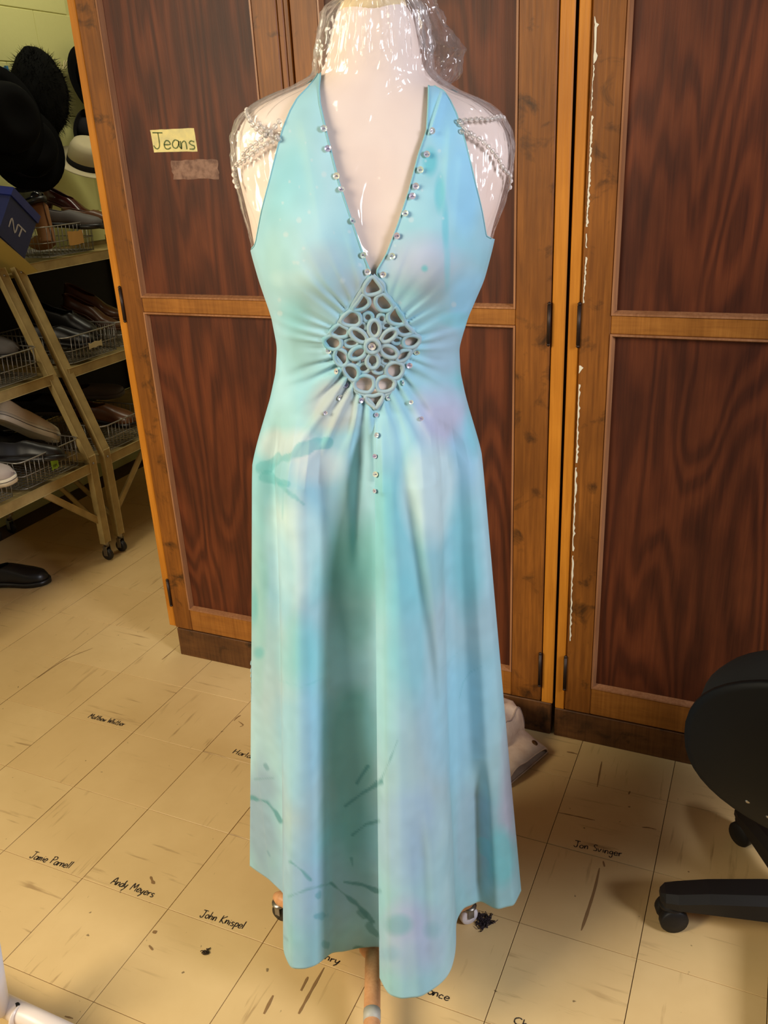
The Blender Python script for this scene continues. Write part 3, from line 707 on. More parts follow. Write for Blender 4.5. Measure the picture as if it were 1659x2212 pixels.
for b in [(640, 260, 60, 120, MINT, .6), (640, 420, 70, 120, TURQ, .45), (700, 560, 90, 60, GREY, .8), (760, 610, 60, 50, GREY, .7), (600, 560, 45, 80, MINT, .5), (640, 680, 40, 60, TURQ, .5), (640, 600, 60, 30, PALE, .4),
          (900, 560, 90, 70, LIL, .65), (960, 600, 70, 70, GREY, .5), (1000, 400, 40, 110, SKY, .8), (960, 250, 40, 80, SKY, .8), (1010, 640, 50, 60, SKY, .6), (650, 760, 50, 60, (130, 180, 186), .7), (960, 760, 50, 60, (148, 182, 204), .7),
          (720, 880, 70, 60, (178, 184, 186), .8), (630, 930, 60, 70, MINT, .55), (620, 960, 60, 40, CREAM, .55), (690, 1010, 70, 50, CREAM, .6), (950, 900, 60, 80, LIL, .8), (1000, 1000, 40, 90, SKY, .5), (930, 1060, 60, 120, PALE, .7),
          (1010, 1200, 45, 160, TURQ, .7), (640, 1180, 70, 120, PALE, .7), (600, 1260, 40, 120, SKY, .5), (650, 1420, 60, 90, TURQ, .7), (650, 1600, 70, 160, SKY, .6), (650, 1900, 60, 120, (150, 188, 222), .7),
          (760, 1300, 60, 200, SEA, .6), (760, 1700, 60, 260, SEA, .8), (830, 1500, 40, 200, (138, 206, 222), .6), (880, 1400, 50, 160, TURQ, .55), (1000, 1550, 90, 160, (136, 204, 232), .7), (880, 1800, 70, 120, (150, 190, 224), .7),
          (900, 2030, 90, 90, (168, 182, 222), .8), (1095, 1700, 26, 130, LIL, .7), (1080, 1850, 30, 70, TURQ, .85), (1020, 1800, 40, 120, (150, 186, 206), .7), (570, 1750, 40, 160, (136, 166, 196), .75), (560, 1300, 22, 200, (120, 186, 184), .6),
          (860, 2000, 34, 26, TEAL, .5), (935, 2010, 26, 26, TEAL, .4), (845, 2060, 30, 20, (120, 178, 214), .5)]: blob(*b)
for b in [(928, 350, 18, 34, (74, 186, 204), .8), (950, 420, 13, 46, (84, 190, 208), .7), (962, 490, 9, 60, (84, 190, 208), .7), (966, 560, 8, 70, (100, 196, 212), .5),
          (917, 580, 9, 9, (84, 184, 196), .8), (1000, 660, 30, 60, SKY, .6), (985, 690, 40, 18, TURQ, .5), (548, 1310, 12, 50, TEAL, .6), (560, 1410, 14, 16, TEAL, .6), (1030, 930, 30, 70, TURQ, .6)]: blob(*b, rag=.35)
def stroke(pts, wd, c, k):
    d2 = np.full(len(VF), 1e9)
    for a, b in zip(pts[:-1], pts[1:]):
        ax, ay = 520+a[0]/1.989, 1100+a[1]/1.989; bx, by = 520+b[0]/1.989, 1100+b[1]/1.989
        L2 = (bx-ax)**2+(by-ay)**2+1e-6; t = np.clip(((px-ax)*(bx-ax)+(py-ay)*(by-ay))/L2, 0, 1)
        d2 = np.minimum(d2, np.hypot(px-ax-t*(bx-ax), py-ay-t*(by-ay)))
    lay(c, k*np.clip((wd*(1+.55*n4+.3*n3)-d2)/3.0, 0, 1))
DT = (64, 138, 142)
for s_ in [([(545, 1105), (500, 1175)], 6, DT, .8), ([(450, 1275), (520, 1222), (600, 1172)], 6, DT, .75), ([(600, 1172), (640, 1080), (675, 990)], 3, DT, .55), ([(480, 1400), (540, 1352), (590, 1340)], 5, DT, .7), ([(50, 1240), (110, 1258), (150, 1300), (172, 1340)], 6, (62, 146, 156), .8),
           ([(215, 1515), (262, 1552), (300, 1592)], 5, (80, 160, 172), .75), ([(205, 1665), (300, 1630), (390, 1608)], 4, (90, 160, 172), .6), ([(390, 1608), (440, 1650), (500, 1700), (570, 1772)], 7, DT, .75), ([(445, 1602), (520, 1612), (592, 1640)], 6, DT, .75),
           ([(332, 1660), (336, 1664)], 9, (86, 160, 180), .7), ([(330, 1750), (360, 1745)], 10, (84, 162, 184), .7), ([(362, 1868), (368, 1872)], 9, (84, 166, 180), .75), ([(498, 1900), (540, 1905), (582, 1912)], 9, DT, .8), ([(555, 1790), (585, 1830)], 9, DT, .6), ([(510, 1730), (530, 1745)], 9, DT, .6),
           ([(940, 812), (955, 745), (985, 700), (1035, 675)], 2.2, (90, 178, 196), .6), ([(850, 700), (900, 650), (980, 570)], 2, (110, 186, 200), .4), ([(165, 735), (260, 765), (350, 730)], 2.2, (100, 186, 200), .4), ([(1045, 1440), (1080, 1500), (1130, 1560)], 14, (104, 196, 212), .55),
           ([(475, 1500), (480, 1530)], 4, DT, .6), ([(105, 1100), (115, 1115)], 4, (96, 150, 166), .7), ([(60, 1160), (140, 1155)], 3, (96, 150, 166), .5), ([(115, 1470), (125, 1490)], 4, (96, 150, 176), .6), ([(180, 1830), (200, 1850)], 3, (100, 150, 166), .6)]: stroke(*s_)
z5 = lambda L_: [((x-520)*1.989, (y-1100)*1.989) for x, y in L_]
stroke(z5([(562, 1012), (610, 990), (650, 972), (705, 958)]), 13, TEAL, .55); stroke(z5([(570, 1028), (595, 1036), (620, 1046)]), 11, TEAL, .6); stroke(z5([(605, 1045), (625, 1066), (655, 1088)]), 8, TEAL, .45); stroke(z5([(612, 1060), (610, 1120)]), 3, TEAL, .3)
# pale droplets on the bodice
for _ in range(46):
    x, y = rng.uniform(600, 1020), rng.uniform(280, 680); r_ = rng.choice([3, 4, 5, 7]); lay((190, 210, 220), .5*np.clip((r_-np.hypot(px-x, py-y))/2.5, 0, 1))
lum = base @ np.array([.25, .6, .15]); base = base*.88+lum[:, None]*.12
base *= (1+.05*n4)[:, None]
ca = me.color_attributes.new('dye', 'FLOAT_COLOR', 'POINT')
ca.data.foreach_set('color', np.concatenate([base, np.ones((len(base), 1))], 1).ravel().astype(np.float32))
dress = empty('dress', PT(0, 0, .12), 'long turquoise and lavender hand dyed halter dress with a cord lattice waist', 'dress')
body = link('gown', me, dress, M_DRESS, True)
sol = body.modifiers.new('cloth thickness', 'SOLIDIFY'); sol.thickness = .0016; sol.offset = -1
BV = BVHTree.FromPolygons([Vector(v) for v in VF], quads.tolist())
def hit(x, y, tree=None):
    d = Vector(ray(x, y)).normalized(); return (tree or BV).ray_cast(Vector(CAM), d)
# rolled hems down the neckline and round the armholes
def edge_roll(name, ids, r_):
    P = VS.reshape(-1, 3)[ids]; tube(name, P[::2] if len(P) % 2 else np.vstack([P[::2], P[-1:]]), r_, M_DRESSR, dress, 6)
M_DRESSR = mat('dyed_binding', S(132, 184, 196), .65, spec=.2)
rv = int(np.argmin(np.abs(rowsB-1.245)))
edge_roll('neckline_binding', idx[:NT+rv, NF-1], .0012); edge_roll('neckline_binding', idx[:NT+rv, NF], .0012)
edge_roll('armhole_binding', idx[:NT-4, 0], .0010); edge_roll('armhole_binding', idx[:NT-4, 2*NF-1], .0010)
# strap passing behind the neck
pts = []
zL, zR = SDZ[0, 0, 2], SDZ[0, 2*NF-1, 2]
th = np.linspace(-np.pi*.5, -np.pi*1.5, 40); rows = []
for k in range(6):
    t = np.linspace(0, 1, 40); z = zL+(zR-zL)*t - .004 + (.030*(k/5)-.022)*np.sin(np.clip(t*np.pi, .12, np.pi-.12)); s, d = ring(th, np.clip(z, 1.5, 1.6), .006); rows.append(PT(s, d, z))
loft('neck_strap', rows, M_DRESSR, dress, False, True, False)

# ------------------------------------------------------------------ cord lattice at the waist, laid over the form
def cord_path(pts, closed, lift=0.):
    Q = spline([Z7(*p) for p in pts], 7, closed); out = []
    for i, (x, y) in enumerate(Q):
        s, z, d = surf(x, y, .0052); lf = lift
        out.append(PT(s, d-lf, z))
    return np.array(out)
def ell(cx, cy, rx, ry, rot=0, n=12):
    a = math.radians(rot); return [(cx+rx*math.cos(t)*math.cos(a)-ry*math.sin(t)*math.sin(a), cy+rx*math.cos(t)*math.sin(a)+ry*math.sin(t)*math.cos(a)) for t in np.linspace(0, 2*math.pi, n, endpoint=False)]
lat = bpy.data.objects.new('cord_lattice', None); col.objects.link(lat); lat.parent = dress; lat.location = Vector(PT(DC[0], -.11, DC[1]))-dress.location; lat.empty_display_size = .05
CR = .0029
for pts_, cl in [(DIA_L, False), (DIA_R, False)]: tube('cord', cord_path([(p[0]+(6 if pts_ is DIA_L else -6), p[1]) for p in pts_], cl, .001), CR, M_CORD, lat, 8)
LOOPS = [[(785, 240), (700, 320), (665, 420), (700, 478), (800, 478), (890, 445), (915, 395), (860, 310)],
         [(655, 480), (590, 570), (520, 672), (580, 690), (670, 668), (738, 610), (740, 550), (700, 500)], [(950, 480), (1035, 570), (1065, 640), (1010, 695), (900, 690), (830, 600), (840, 515), (900, 480)],
         [(470, 710), (380, 790), (365, 850), (430, 893), (560, 903), (622, 850), (612, 760), (545, 705)], [(1090, 650), (1005, 740), (1010, 830), (1090, 880), (1215, 880), (1205, 790), (1135, 690)],
         [(325, 890), (230, 965), (240, 1025), (330, 1060), (440, 1040), (460, 960), (390, 910)], [(1240, 890), (1325, 990), (1240, 1030), (1150, 1010), (1112, 930), (1180, 885)],
         [(215, 1035), (140, 1085), (140, 1150), (195, 1210), (290, 1228), (360, 1170), (350, 1090), (275, 1040)], [(1335, 1035), (1420, 1065), (1420, 1130), (1340, 1195), (1230, 1188), (1202, 1110), (1250, 1050)],
         [(300, 1225), (270, 1320), (300, 1410), (385, 1455), (450, 1400), (450, 1300), (375, 1235)], [(1295, 1235), (1275, 1320), (1215, 1370), (1130, 1388), (1112, 1320), (1180, 1250)],
         [(392, 1455), (405, 1540), (490, 1635), (570, 1640), (602, 1540), (560, 1462), (470, 1432)], [(1195, 1440), (1200, 1530), (1140, 1608), (1040, 1618), (972, 1540), (990, 1450), (1090, 1402)],
         [(545, 1665), (545, 1740), (620, 1798), (740, 1808), (808, 1720), (790, 1622), (690, 1582), (600, 1602)], [(1085, 1655), (1075, 1740), (990, 1796), (880, 1790), (842, 1700), (880, 1622), (990, 1592)],
         [(700, 1860), (710, 1930), (800, 2005), (830, 2025), (895, 1955), (930, 1860), (890, 1835), (800, 1860)],
         ell(725, 790, 66, 62), ell(915, 810, 60, 58), ell(640, 925, 62, 60), ell(985, 905, 66, 50), ell(500, 1140, 98, 56), ell(1110, 1105, 66, 48), ell(672, 1482, 84, 62, -15), ell(868, 1492, 80, 64), ell(545, 1400, 66, 52), ell(975, 1385, 66, 50)]
for i, p in enumerate(LOOPS): tube('cord_loop', cord_path(p, True, .0024 if i < 16 else .0006), CR if i < 16 else CR*.92, M_CORD, lat, 8, True)
for e in [(812, 935, 76, 112, 0), (600, 1030, 132, 68, 36), (590, 1270, 118, 74, -28), (790, 1378, 82, 98, 0), (1010, 1250, 122, 74, 24), (1010, 1030, 122, 64, -36)]:
    tube('flower_petal', cord_path(ell(*e), True, .0046), CR*1.05, M_CORD, lat, 8, True)
tube('flower_ring', cord_path(ell(785, 1170, 86, 88), True, .0072), CR*1.15, M_CORD, lat, 10, True)

# ------------------------------------------------------------------ sequins sewn to the neckline and skirt
bm = bmesh.new()
n_ = 14; c0 = bm.verts.new((0, 0, .0004))
r1 = [bm.verts.new((.0016*math.cos(t), .0016*math.sin(t), .0003)) for t in np.linspace(0, 2*math.pi, n_, endpoint=False)]
r2 = [bm.verts.new((.0042*math.cos(t), .0042*math.sin(t), .0016+.0003*(k % 2))) for k, t in enumerate(np.linspace(0, 2*math.pi, n_, endpoint=False))]
for k in range(n_): bm.faces.new((r1[k], r1[(k+1) % n_], r2[(k+1) % n_], r2[k])); bm.faces.new((c0, r1[(k+1) % n_], r1[k]))
SEQ = bpy.data.meshes.new('sequin'); bm.to_mesh(SEQ); bm.free(); SEQ.materials.append(M_SEQ)
bm = bmesh.new(); bmesh.ops.create_icosphere(bm, subdivisions=1, radius=.0011); SBE = bpy.data.meshes.new('sequin_bead'); bm.to_mesh(SBE); bm.free(); SBE.materials.append(M_SEQB)
Z3 = lambda X, Y: (480+X/2.552, Y/2.552)
Z4 = lambda X, Y: (540+X/3.19, 540+Y/3.19)
sq = [Z3(*p) for p in [(560, 710), (584, 822), (632, 972), (655, 1050), (690, 1132), (713, 1222), (748, 1310), (773, 1403), (803, 1496), (1152, 722), (1126, 853), (1090, 937), (1066, 1027), (1048, 1085), (1011, 1180), (967, 1299), (936, 1409), (886, 1509)]]
sq += [Z4(*p) for p in [(545, 695), (1150, 698), (1098, 790), (605, 837), (672, 935), (1042, 917), (612, 1010), (760, 1030), (945, 1018), (1108, 1046), (520, 1118), (1178, 1162), (868, 1135), (880, 1278), (862, 1420), (868, 1545), (866, 1660)]]
def put_seq(x, y, sc=1., loc=None, nrm=None):
    if loc is None:
        loc, nrm, _, _ = hit(x, y)
        if loc is None: return
    if nrm.dot(Vector(ray(x, y))) > 0: nrm = -nrm
    nrm = (nrm + Vector([rng.uniform(-.28, .28) for _ in range(3)])).normalized()
    o = bpy.data.objects.new('sequin', SEQ); col.objects.link(o); o.parent = dress
    o.matrix_basis = Matrix.Translation(Vector(loc)+nrm*.0014-dress.location) @ nrm.to_track_quat('Z', 'Y').to_matrix().to_4x4() @ Matrix.Scale(sc, 4)
    b = bpy.data.objects.new('bead', SBE); col.objects.link(b); b.parent = o; b.location = (0, 0, .0012)
for i, p in enumerate(sq): put_seq(*p, sc=1.0 if i < 27 else rng.choice([.75, .95]))
cx, cy = Z7(785, 1165); s, z, d = surf(cx, cy, OFF); put_seq(cx, cy, 1.25, Vector(PT(s, d-.0066, z)), Vector(-ED))

# ------------------------------------------------------------------ clear plastic bag over the form
bag = empty('plastic_bag', PT(.02, 0, 1.2), 'clear crinkled plastic bag pulled over the shoulders and neck of the dress form', 'bag')
NBZ, NBT = 210, 260
zb = np.linspace(1.14, 1.612, NBZ)[:, None]; tb = np.linspace(-np.pi, np.pi, NBT, endpoint=False)[None, :]
zb, tb = np.broadcast_arrays(zb, tb)
toL = np.interp(zb, oL[1], np.array([th_of(a, b, OFF) for a, b in zip(*oL)])); toR = np.interp(zb, oR[1], np.array([th_of(a, b, OFF) for a, b in zip(*oR)]))
free = np.maximum(np.clip((toL-tb)/.25, 0, 1), np.clip((tb-toR)/.25, 0, 1))*np.clip((zb-oL[1][0]-.005)/.03, 0, 1)
tiL = np.interp(zb, iL[1], np.array([th_of(a, b, OFF) for a, b in zip(*iL)])); tiR = np.interp(zb, iR[1], np.array([th_of(a, b, OFF) for a, b in zip(*iR)]))
neck = np.clip((zb-1.525)/.03, 0, 1)
q = np.stack([np.cos(tb)*1.0, np.sin(tb)*1.0, zb], -1)
def ridged(P): return 1-2*np.abs(vnoise(P))
cr = .5*ridged(q*np.array([9, 9, 14])+3)+.35*ridged(q*np.array([19, 19, 34])+1)+.2*ridged(q*np.array([40, 40, 70]))
off = .0028+.0020*cr + free*(.0025+.0035*cr) + neck*(.006+.006*cr)
s, d = ring(tb, zb, 0); c_ = fc(zb); lv = np.hypot(s-c_, d)+1e-6
sB = s + (s-c_)/lv*off; dB = d + d/lv*off
PB = PT(sB, dB, zb + free*.004*cr)
rings = [PB[i] for i in range(NBZ)]
for k, dz, j in ((.98, .008, 1), (.9, .016, 1.5), (.72, .021, 2), (.5, .024, 2), (.25, .026, 1.5), (.03, .027, .3)):
    cz = fc(1.606); rings.append(PT(cz+(sB[-1]-cz)*k, dB[-1]*k, 1.612+dz+.004*j*cr[-1]))
film = loft('film', rings, M_FILM, bag, False, True, True)
# loose bunch gathered beside the neck
n_, m_ = 60, 70; rings = []
axis = spline([(905, -20), (918, 40), (928, 90), (935, 140), (918, 185), (905, 215)], 14); rad = np.interp(np.linspace(0, 1, len(axis)), [0, .12, .3, .5, .72, .9, 1], [.010, .017, .021, .030, .030, .016, .004])
for i, (x, y) in enumerate(axis):
    s0, z0 = onv(x, y, 0.); t = np.linspace(0, 2*np.pi, n_, endpoint=False)
    P = np.stack([np.cos(t)*1.0+5, np.sin(t)*1.0, np.full(n_, z0*22)], -1)
    rr = rad[i]*(1+.34*ridged(P*1.6)+.22*ridged(P*3.6+4))
    rings.append(PT(s0+rr*np.cos(t), .01+1.1*rr*np.sin(t), z0+.006*ridged(P*2.3+7)))
bunch = loft('gathered_film', rings, M_FILM, bag, False, True)
# faceted flap corner
P = [onv(955, 150), onv(969, 148), onv(962, 168), onv(930, 188)]
V = [PT(a, dd_, b) for (a, b), dd_ in zip(P, (0, -.01, .006, 0))]; mesh('film_corner', V, [(0, 1, 2), (0, 2, 3)], M_FILM, bag)

# ------------------------------------------------------------------ strings of clear beads over the shoulders
BAGT = BVHTree.FromPolygons([Vector(v) for v in np.concatenate(rings)], [(0, 1, 2)]) if False else None
bm = bmesh.new(); bmesh.ops.create_icosphere(bm, subdivisions=2, radius=.0036); CB = bpy.data.meshes.new('crystal_bead'); bm.to_mesh(CB); bm.free()
CB.polygons.foreach_set('use_smooth', [True]*len(CB.polygons)); CB.materials.append(M_CRYSTAL)
M_THREAD = mat('thread', S(220, 215, 205), .6)
def on_form(x, y, off):
    s, z = onv(x, y, 0); a = fa(z)+off
    if abs(s-fc(z)) > a*.97: s = fc(z)+np.sign(s-fc(z))*a*.97
    return PT(*(lambda s_, z_: (s_, front_d(s_, z_, off), z_))(*(surf(x, y, off)[:2] if abs(s-fc(z)) < a*.93 else (s, z))))
STR = [[(598, 296), (580, 292), (562, 284), (548, 272), (538, 256), (532, 242), (540, 236)], [(603, 262), (588, 280), (570, 296), (552, 310), (535, 322), (522, 338)], [(600, 300), (575, 312), (553, 326), (530, 344), (518, 356)],
       [(515, 362), (514, 374), (515, 386), (518, 396), (524, 402)], [(560, 268), (572, 280), (585, 288)], [(992, 262), (1008, 260), (1025, 258), (1042, 258), (1058, 258), (1072, 254), (1083, 257), (1086, 263)],
       [(998, 284), (1010, 288), (1024, 294), (1038, 302), (1050, 312), (1062, 324), (1072, 336), (1080, 348), (1085, 362), (1089, 376), (1092, 388), (1091, 400), (1088, 410)], [(996, 268), (1006, 280), (1018, 290)]]
for S_ in STR:
    P = np.array([on_form(x, y, .0105) for x, y in S_]); Q = spline(P, 10); L = np.concatenate([[0], np.cumsum(np.linalg.norm(np.diff(Q, axis=0), axis=1))])
    g = bpy.data.objects.new('bead_string', None); col.objects.link(g); g.parent = dress; g.location = Vector(P[0])-dress.location; g.empty_display_size = .02
    tube('thread', Q, .0004, M_THREAD, g, 4)
    for l in np.arange(0, L[-1], .0082):
        p = np.array([np.interp(l, L, Q[:, k]) for k in range(3)])
        o = bpy.data.objects.new('bead', CB); col.objects.link(o); o.parent = g; o.location = Vector(p)-Vector(P[0]); o.rotation_euler = (rng.random()*6, rng.random()*6, 0)
#PART3
# ------------------------------------------------------------------ two slanted rolling shoe racks along the left wall
M_CREAM = mat('cream_enamel_steel', S(170, 148, 96), .45)
lk(M_CREAM, ramp(M_CREAM, noise(M_CREAM, mapped(M_CREAM, (1, 1, 1), 'World'), 14, 4), [(.3, S(148, 128, 80)), (.7, S(182, 160, 106))]), bsdf(M_CREAM).inputs['Base Color'])
M_WIRE = mat('grey_wire', S(150, 146, 138), .4, .7)
M_GTAG = mat('green_paper', S(150, 200, 60), .7); M_PTAG = mat('manila_paper', S(196, 150, 80), .7); M_WTAG = mat('torn_paper', S(200, 190, 150), .8)
M_SHADEBOARD = mat('shade_board_dark', S(30, 26, 22), .8)
def fx(z): return -2.275 - max(0, z-.44)*.385
def rack(y0, y1, label):
    r = empty('shoe_rack', (-2.56, .5*(y0+y1), 0), label, 'rack', 'slanted shoe racks')
    for y, sgn in ((y0, 1), (y1, -1)):
        bar('lower_post', (-2.275, y, .075), (-2.275, y, .43), .034, .022, M_CREAM, r, (1, 0, 0))
        bar('slanted_post', (-2.275, y, .42), (fx(1.10), y, 1.10), .038, .022, M_CREAM, r, (1, 0, .3))
        bar('back_post', (-2.86, y, .075), (-2.86, y, 1.12), .03, .02, M_CREAM, r, (1, 0, 0))
        for z in (.385, .715, 1.085): bar('end_bar', (fx(z), y, z), (-2.86, y, z), .004, .03, M_CREAM, r)
        bar('brace', (-2.28, y, .16), (-2.28, y+sgn*.24, .365), .004, .024, M_CREAM, r)
        bar('brace', (-2.30, y, .16), (-2.56, y, .37), .004, .02, M_CREAM, r, (0, 0, 1))
        for x in (-2.275, -2.86):
            tube('caster_stem', [(x, y, .058), (x, y, .09)], .011, M_STEEL, r, 10)
            bar('caster_fork', (x, y-.012, .02), (x, y-.012, .06), .018, .002, M_STEEL, r, (0, 1, 0), .0005)
            bar('caster_fork', (x, y+.012, .02), (x, y+.012, .06), .018, .002, M_STEEL, r, (0, 1, 0), .0005)
            lathe('caster_wheel', [(.004, -.009), (.02, -.009), (.024, -.005), (.024, .005), (.02, .009), (.004, .009)], (x, y, .024), M_CASTER, r, 20, (0, 1, 0))
        for z in (.40, 1.08): lathe('bolt', [(.0045, 0), (.0045, .003), (.002, .0045)], (fx(z)+.012, y, z), M_STEEL, r, 8, (1, 0, 0))
    box('added_shade_board', (-2.882, y0, .40), (-2.877, y1, 1.10), M_SHADEBOARD, r, 0)  # added near-black sheet standing in for the shade between the shelves
    for z in (.385, .715, 1.085):
        bar('front_rail', (fx(z)+.006, y0, z), (fx(z)+.006, y1, z), .004, .036, M_CREAM, r)
        bar('back_rail', (-2.86, y0, z), (-2.86, y1, z), .004, .03, M_CREAM, r)
        box('light_blocking_tray', (-2.855, y0+.004, z-.004), (fx(z)-.002, y1-.004, z-.001), M_CREAM, r, 0)  # added solid sheet, blocks the ceiling light so lower shelves fall dark
        bar('shelf_bar', (fx(z)-.08, y0, z-.012), (fx(z)-.08, y1, z-.012), .03, .004, M_CREAM, r); bar('shelf_bar', (-2.76, y0, z-.012), (-2.76, y1, z-.012), .03, .004, M_CREAM, r)
    return r
def basket(y0, z, label, paper=None, hh=.105):
    x1 = fx(z)-.004; x0 = x1-.36; ln = .30; t = .018
    b = empty('wire_basket', ((x0+x1)/2, y0+ln/2, z), label, 'basket', 'wire shoe baskets')
    def loop(zz, g):
        P = []
        for cx, cy, a0 in ((x1-.03+g, y0+ln-.03+g, 0), (x0+.03-g, y0+ln-.03+g, 90), (x0+.03-g, y0+.03-g, 180), (x1-.03+g, y0+.03-g, 270)):
            for a in (0, 30, 60, 90): P.append((cx+.03*math.cos(math.radians(a0+a)), cy+.03*math.sin(math.radians(a0+a)), zz))
        return P
    tube('rim', loop(z+hh, .0), .0026, M_WIRE, b, 6, True); tube('middle_wire', loop(z+hh*.5, -.004), .0018, M_WIRE, b, 5, True); tube('bottom_wire', loop(z+.006, -.008), .0018, M_WIRE, b, 5, True)
    ps = []
    for k in np.arange(.028, ln-.02, .0205):
        y = y0+k; ps.append([(x1, y, z+hh), (x1-.004, y, z+hh*.5), (x1-.008, y, z+.006), (x0+.008, y, z+.006), (x0+.004, y, z+hh*.5), (x0, y, z+hh)])
    for k in np.arange(.03, .34, .0215):
        x = x0+k; ps.append([(x, y0, z+hh), (x, y0+.008, z+.006), (x, y0+ln-.008, z+.006), (x, y0+ln, z+hh)])
    tag(tubes('basket_wires', ps, .0017, M_WIRE, b, 4), kind='stuff')
    if paper:
        m_, ya, yb, za, zb_ = paper
        V = []; 
        for yy in np.linspace(ya, yb, 7):
            for zz in (za, zb_): V.append((x1+.004+rng.uniform(0, .002), yy, zz+rng.uniform(-.003, .003)))
        V2 = [(v[0]-.0006, v[1], v[2]) for v in V]; n = len(V)
        Fc = [(2*i, 2*i+2, 2*i+3, 2*i+1) for i in range(6)] + [(n+2*i, n+2*i+1, n+2*i+3, n+2*i+2) for i in range(6)] + [(2*i, n+2*i, n+2*i+2, 2*i+2) for i in range(6)] + [(2*i+1, 2*i+3, n+2*i+3, n+2*i+1) for i in range(6)]
        tg = mesh('paper_tag', V+V2, Fc, m_, b)
        if m_ is M_GTAG:
            w_ = (yb-ya)*.55
            lettering('HM', (x1+.0062, ya+.2*(yb-ya), za+.006), (0, 1, 0), (0, 0, 1), (1, 0, 0), w_, .011, M_INK, tg, .0016, 'lettering')
    return b
rack(1.44, 2.345, 'cream metal shoe rack nearest the camera along the left wall'); rack(2.425, 3.33, 'cream metal shoe rack running behind the left edge of the brown cabinet')
ZS = (.403, .733, 1.103)
basket(2.02, ZS[0], 'wire basket with green tag holding the cream canvas shoe', (M_GTAG, 2.155, 2.19, .440, .497))
basket(1.70, ZS[0], 'wire basket at the left picture edge on the lowest shelf holding a grey sneaker')
basket(2.02, ZS[1], 'wire basket with green tag at the left picture edge on the middle shelf', (M_GTAG, 2.06, 2.10, .765, .825))
basket(2.445, ZS[0], 'wire basket on the lowest shelf beside the brown cabinet edge')
basket(2.455, ZS[1], 'wire basket with a torn paper strip on the middle shelf', (M_WTAG, 2.565, 2.64, .775, .797))
basket(2.765, ZS[1], 'wire basket on the middle shelf partly hidden by the brown cabinet')
basket(2.583, ZS[2], 'wire basket with a square manila tag on the top shelf', (M_PTAG, 2.712, 2.795, 1.142, 1.19), .115)

# ------------------------------------------------------------------ shoes
def shoe(name, label, pos, yaw, pitch, roll, upper, sole, lining, L=.27, heel=0., hgt=.075, sole_t=.018, opening=.5, white_line=False, W=1.0):
    r = empty(name, pos, label, 'shoe', 'shoes on the racks')
    Mx = Matrix.Translation(Vector(pos)) @ Matrix.Rotation(yaw, 4, 'Z') @ Matrix.Rotation(pitch, 4, 'Y') @ Matrix.Rotation(roll, 4, 'X')
    X = lambda V: [Mx @ Vector(v) for v in V]
    ts = np.array([0, .04, .12, .25, .4, .55, .68, .8, .9, .96, 1.0]); wd = W*np.array([.012, .026, .032, .032, .031, .036, .042, .043, .036, .024, .006]); cv = np.array([0, 0, 0, 0, .003, .004, .003, 0, -.003, -.005, -.006])
    hz = np.interp(ts, [0, .35, .7, 1], [heel, heel*.75, 0, .004 if heel else .006])
    tt = np.linspace(0, 1, 30); w2 = np.interp(tt, ts, wd); c2 = np.interp(tt, ts, cv); h2 = np.interp(tt, ts, hz)
    rings = []
    for dz, g in ((0, .96), (0, 1.03), (sole_t*.5, 1.06), (sole_t, 1.04), (sole_t, .9)):
        rings.append(X([(t*L*1.01-.0, c+w_*g, h+dz) for t, w_, c, h in zip(tt, w2, c2, h2)] + [(t*L*1.01, c-w_*g, h+dz) for t, w_, c, h in zip(tt[::-1], w2[::-1], c2[::-1], h2[::-1])]))
    loft('sole', rings, sole, r, True, True)
    if heel > .03:
        loft('heel', [X([(.02+.028*math.cos(a)*k, .024*math.sin(a)*k, zz) for a in np.linspace(0, 2*math.pi, 14, endpoint=False)]) for zz, k in ((0, .5), (heel*.6, .65), (heel+.004, 1.05))], sole, r)
    # upper: two half shells that close over the toe
    n = 9; V = []; Fc = []; H2 = np.interp(tt, [0, .1, .3, opening, .62, .8, .93, 1], [hgt, hgt*.95, hgt*.8, hgt*.74, hgt*.66, hgt*.5, hgt*.36, .012])
    gap = np.where(tt < opening, .62*np.clip((opening-tt)/.12, 0, 1)**.5, 0)
    for i, t in enumerate(tt):
        for sd_ in (1, -1):
            for k in range(n):
                ph = (k/(n-1))*(math.pi/2)*(1-gap[i]*.75)
                y = sd_*w2[i]*(math.cos(ph)**.75 if math.cos(ph) > 0 else 0); z = math.sin(ph)**.8*H2[i]
                V.append((t*L*.985+.002, c2[i]+y, h2[i]+sole_t*.9+z))
    for i in range(29):
        for k in range(n-1):
            a = i*2*n+k; Fc.append((a, a+1, a+2*n+1, a+2*n)); b = a+n; Fc.append((b, b+2*n, b+2*n+1, b+1))
        if gap[i] < .05 and gap[i+1] < .05: a = i*2*n+n-1; b = i*2*n+2*n-1; Fc.append((a, b, b+2*n, a+2*n))
    for k in range(n-1): Fc.append((k, n+k, n+k+1, k+1))
    up = mesh('upper', X(V), Fc, upper, r, True); m_ = up.modifiers.new('leather', 'SOLIDIFY'); m_.thickness = .003; m_.offset = -1
    ni = int(30*opening)+2
    mesh('insole', X([(t*L, c+w_*.86*k, h+sole_t+.006) for t, w_, c, h in zip(tt[:ni], w2, c2, h2) for k in (1, -1)]), [(2*i, 2*i+2, 2*i+3, 2*i+1) for i in range(ni-1)], lining, r)
    if white_line: tube('foxing_stripe', X([(t*L*1.012, c+w_*1.075*sgn, h+sole_t*.62) for sgn, o_ in ((1, 1), (-1, -1)) for t, w_, c, h in list(zip(tt, w2, c2, h2))[::o_]]), .0011, M_CASTER, r, 5)
    return r
LB = mat('black_leather', S(22, 20, 20), .38); LBR = mat('brown_leather', S(92, 58, 34), .32); LRD = mat('oxblood_patent_leather', S(64, 26, 22), .2); LGR = mat('grey_suede', S(88, 84, 82), .7)
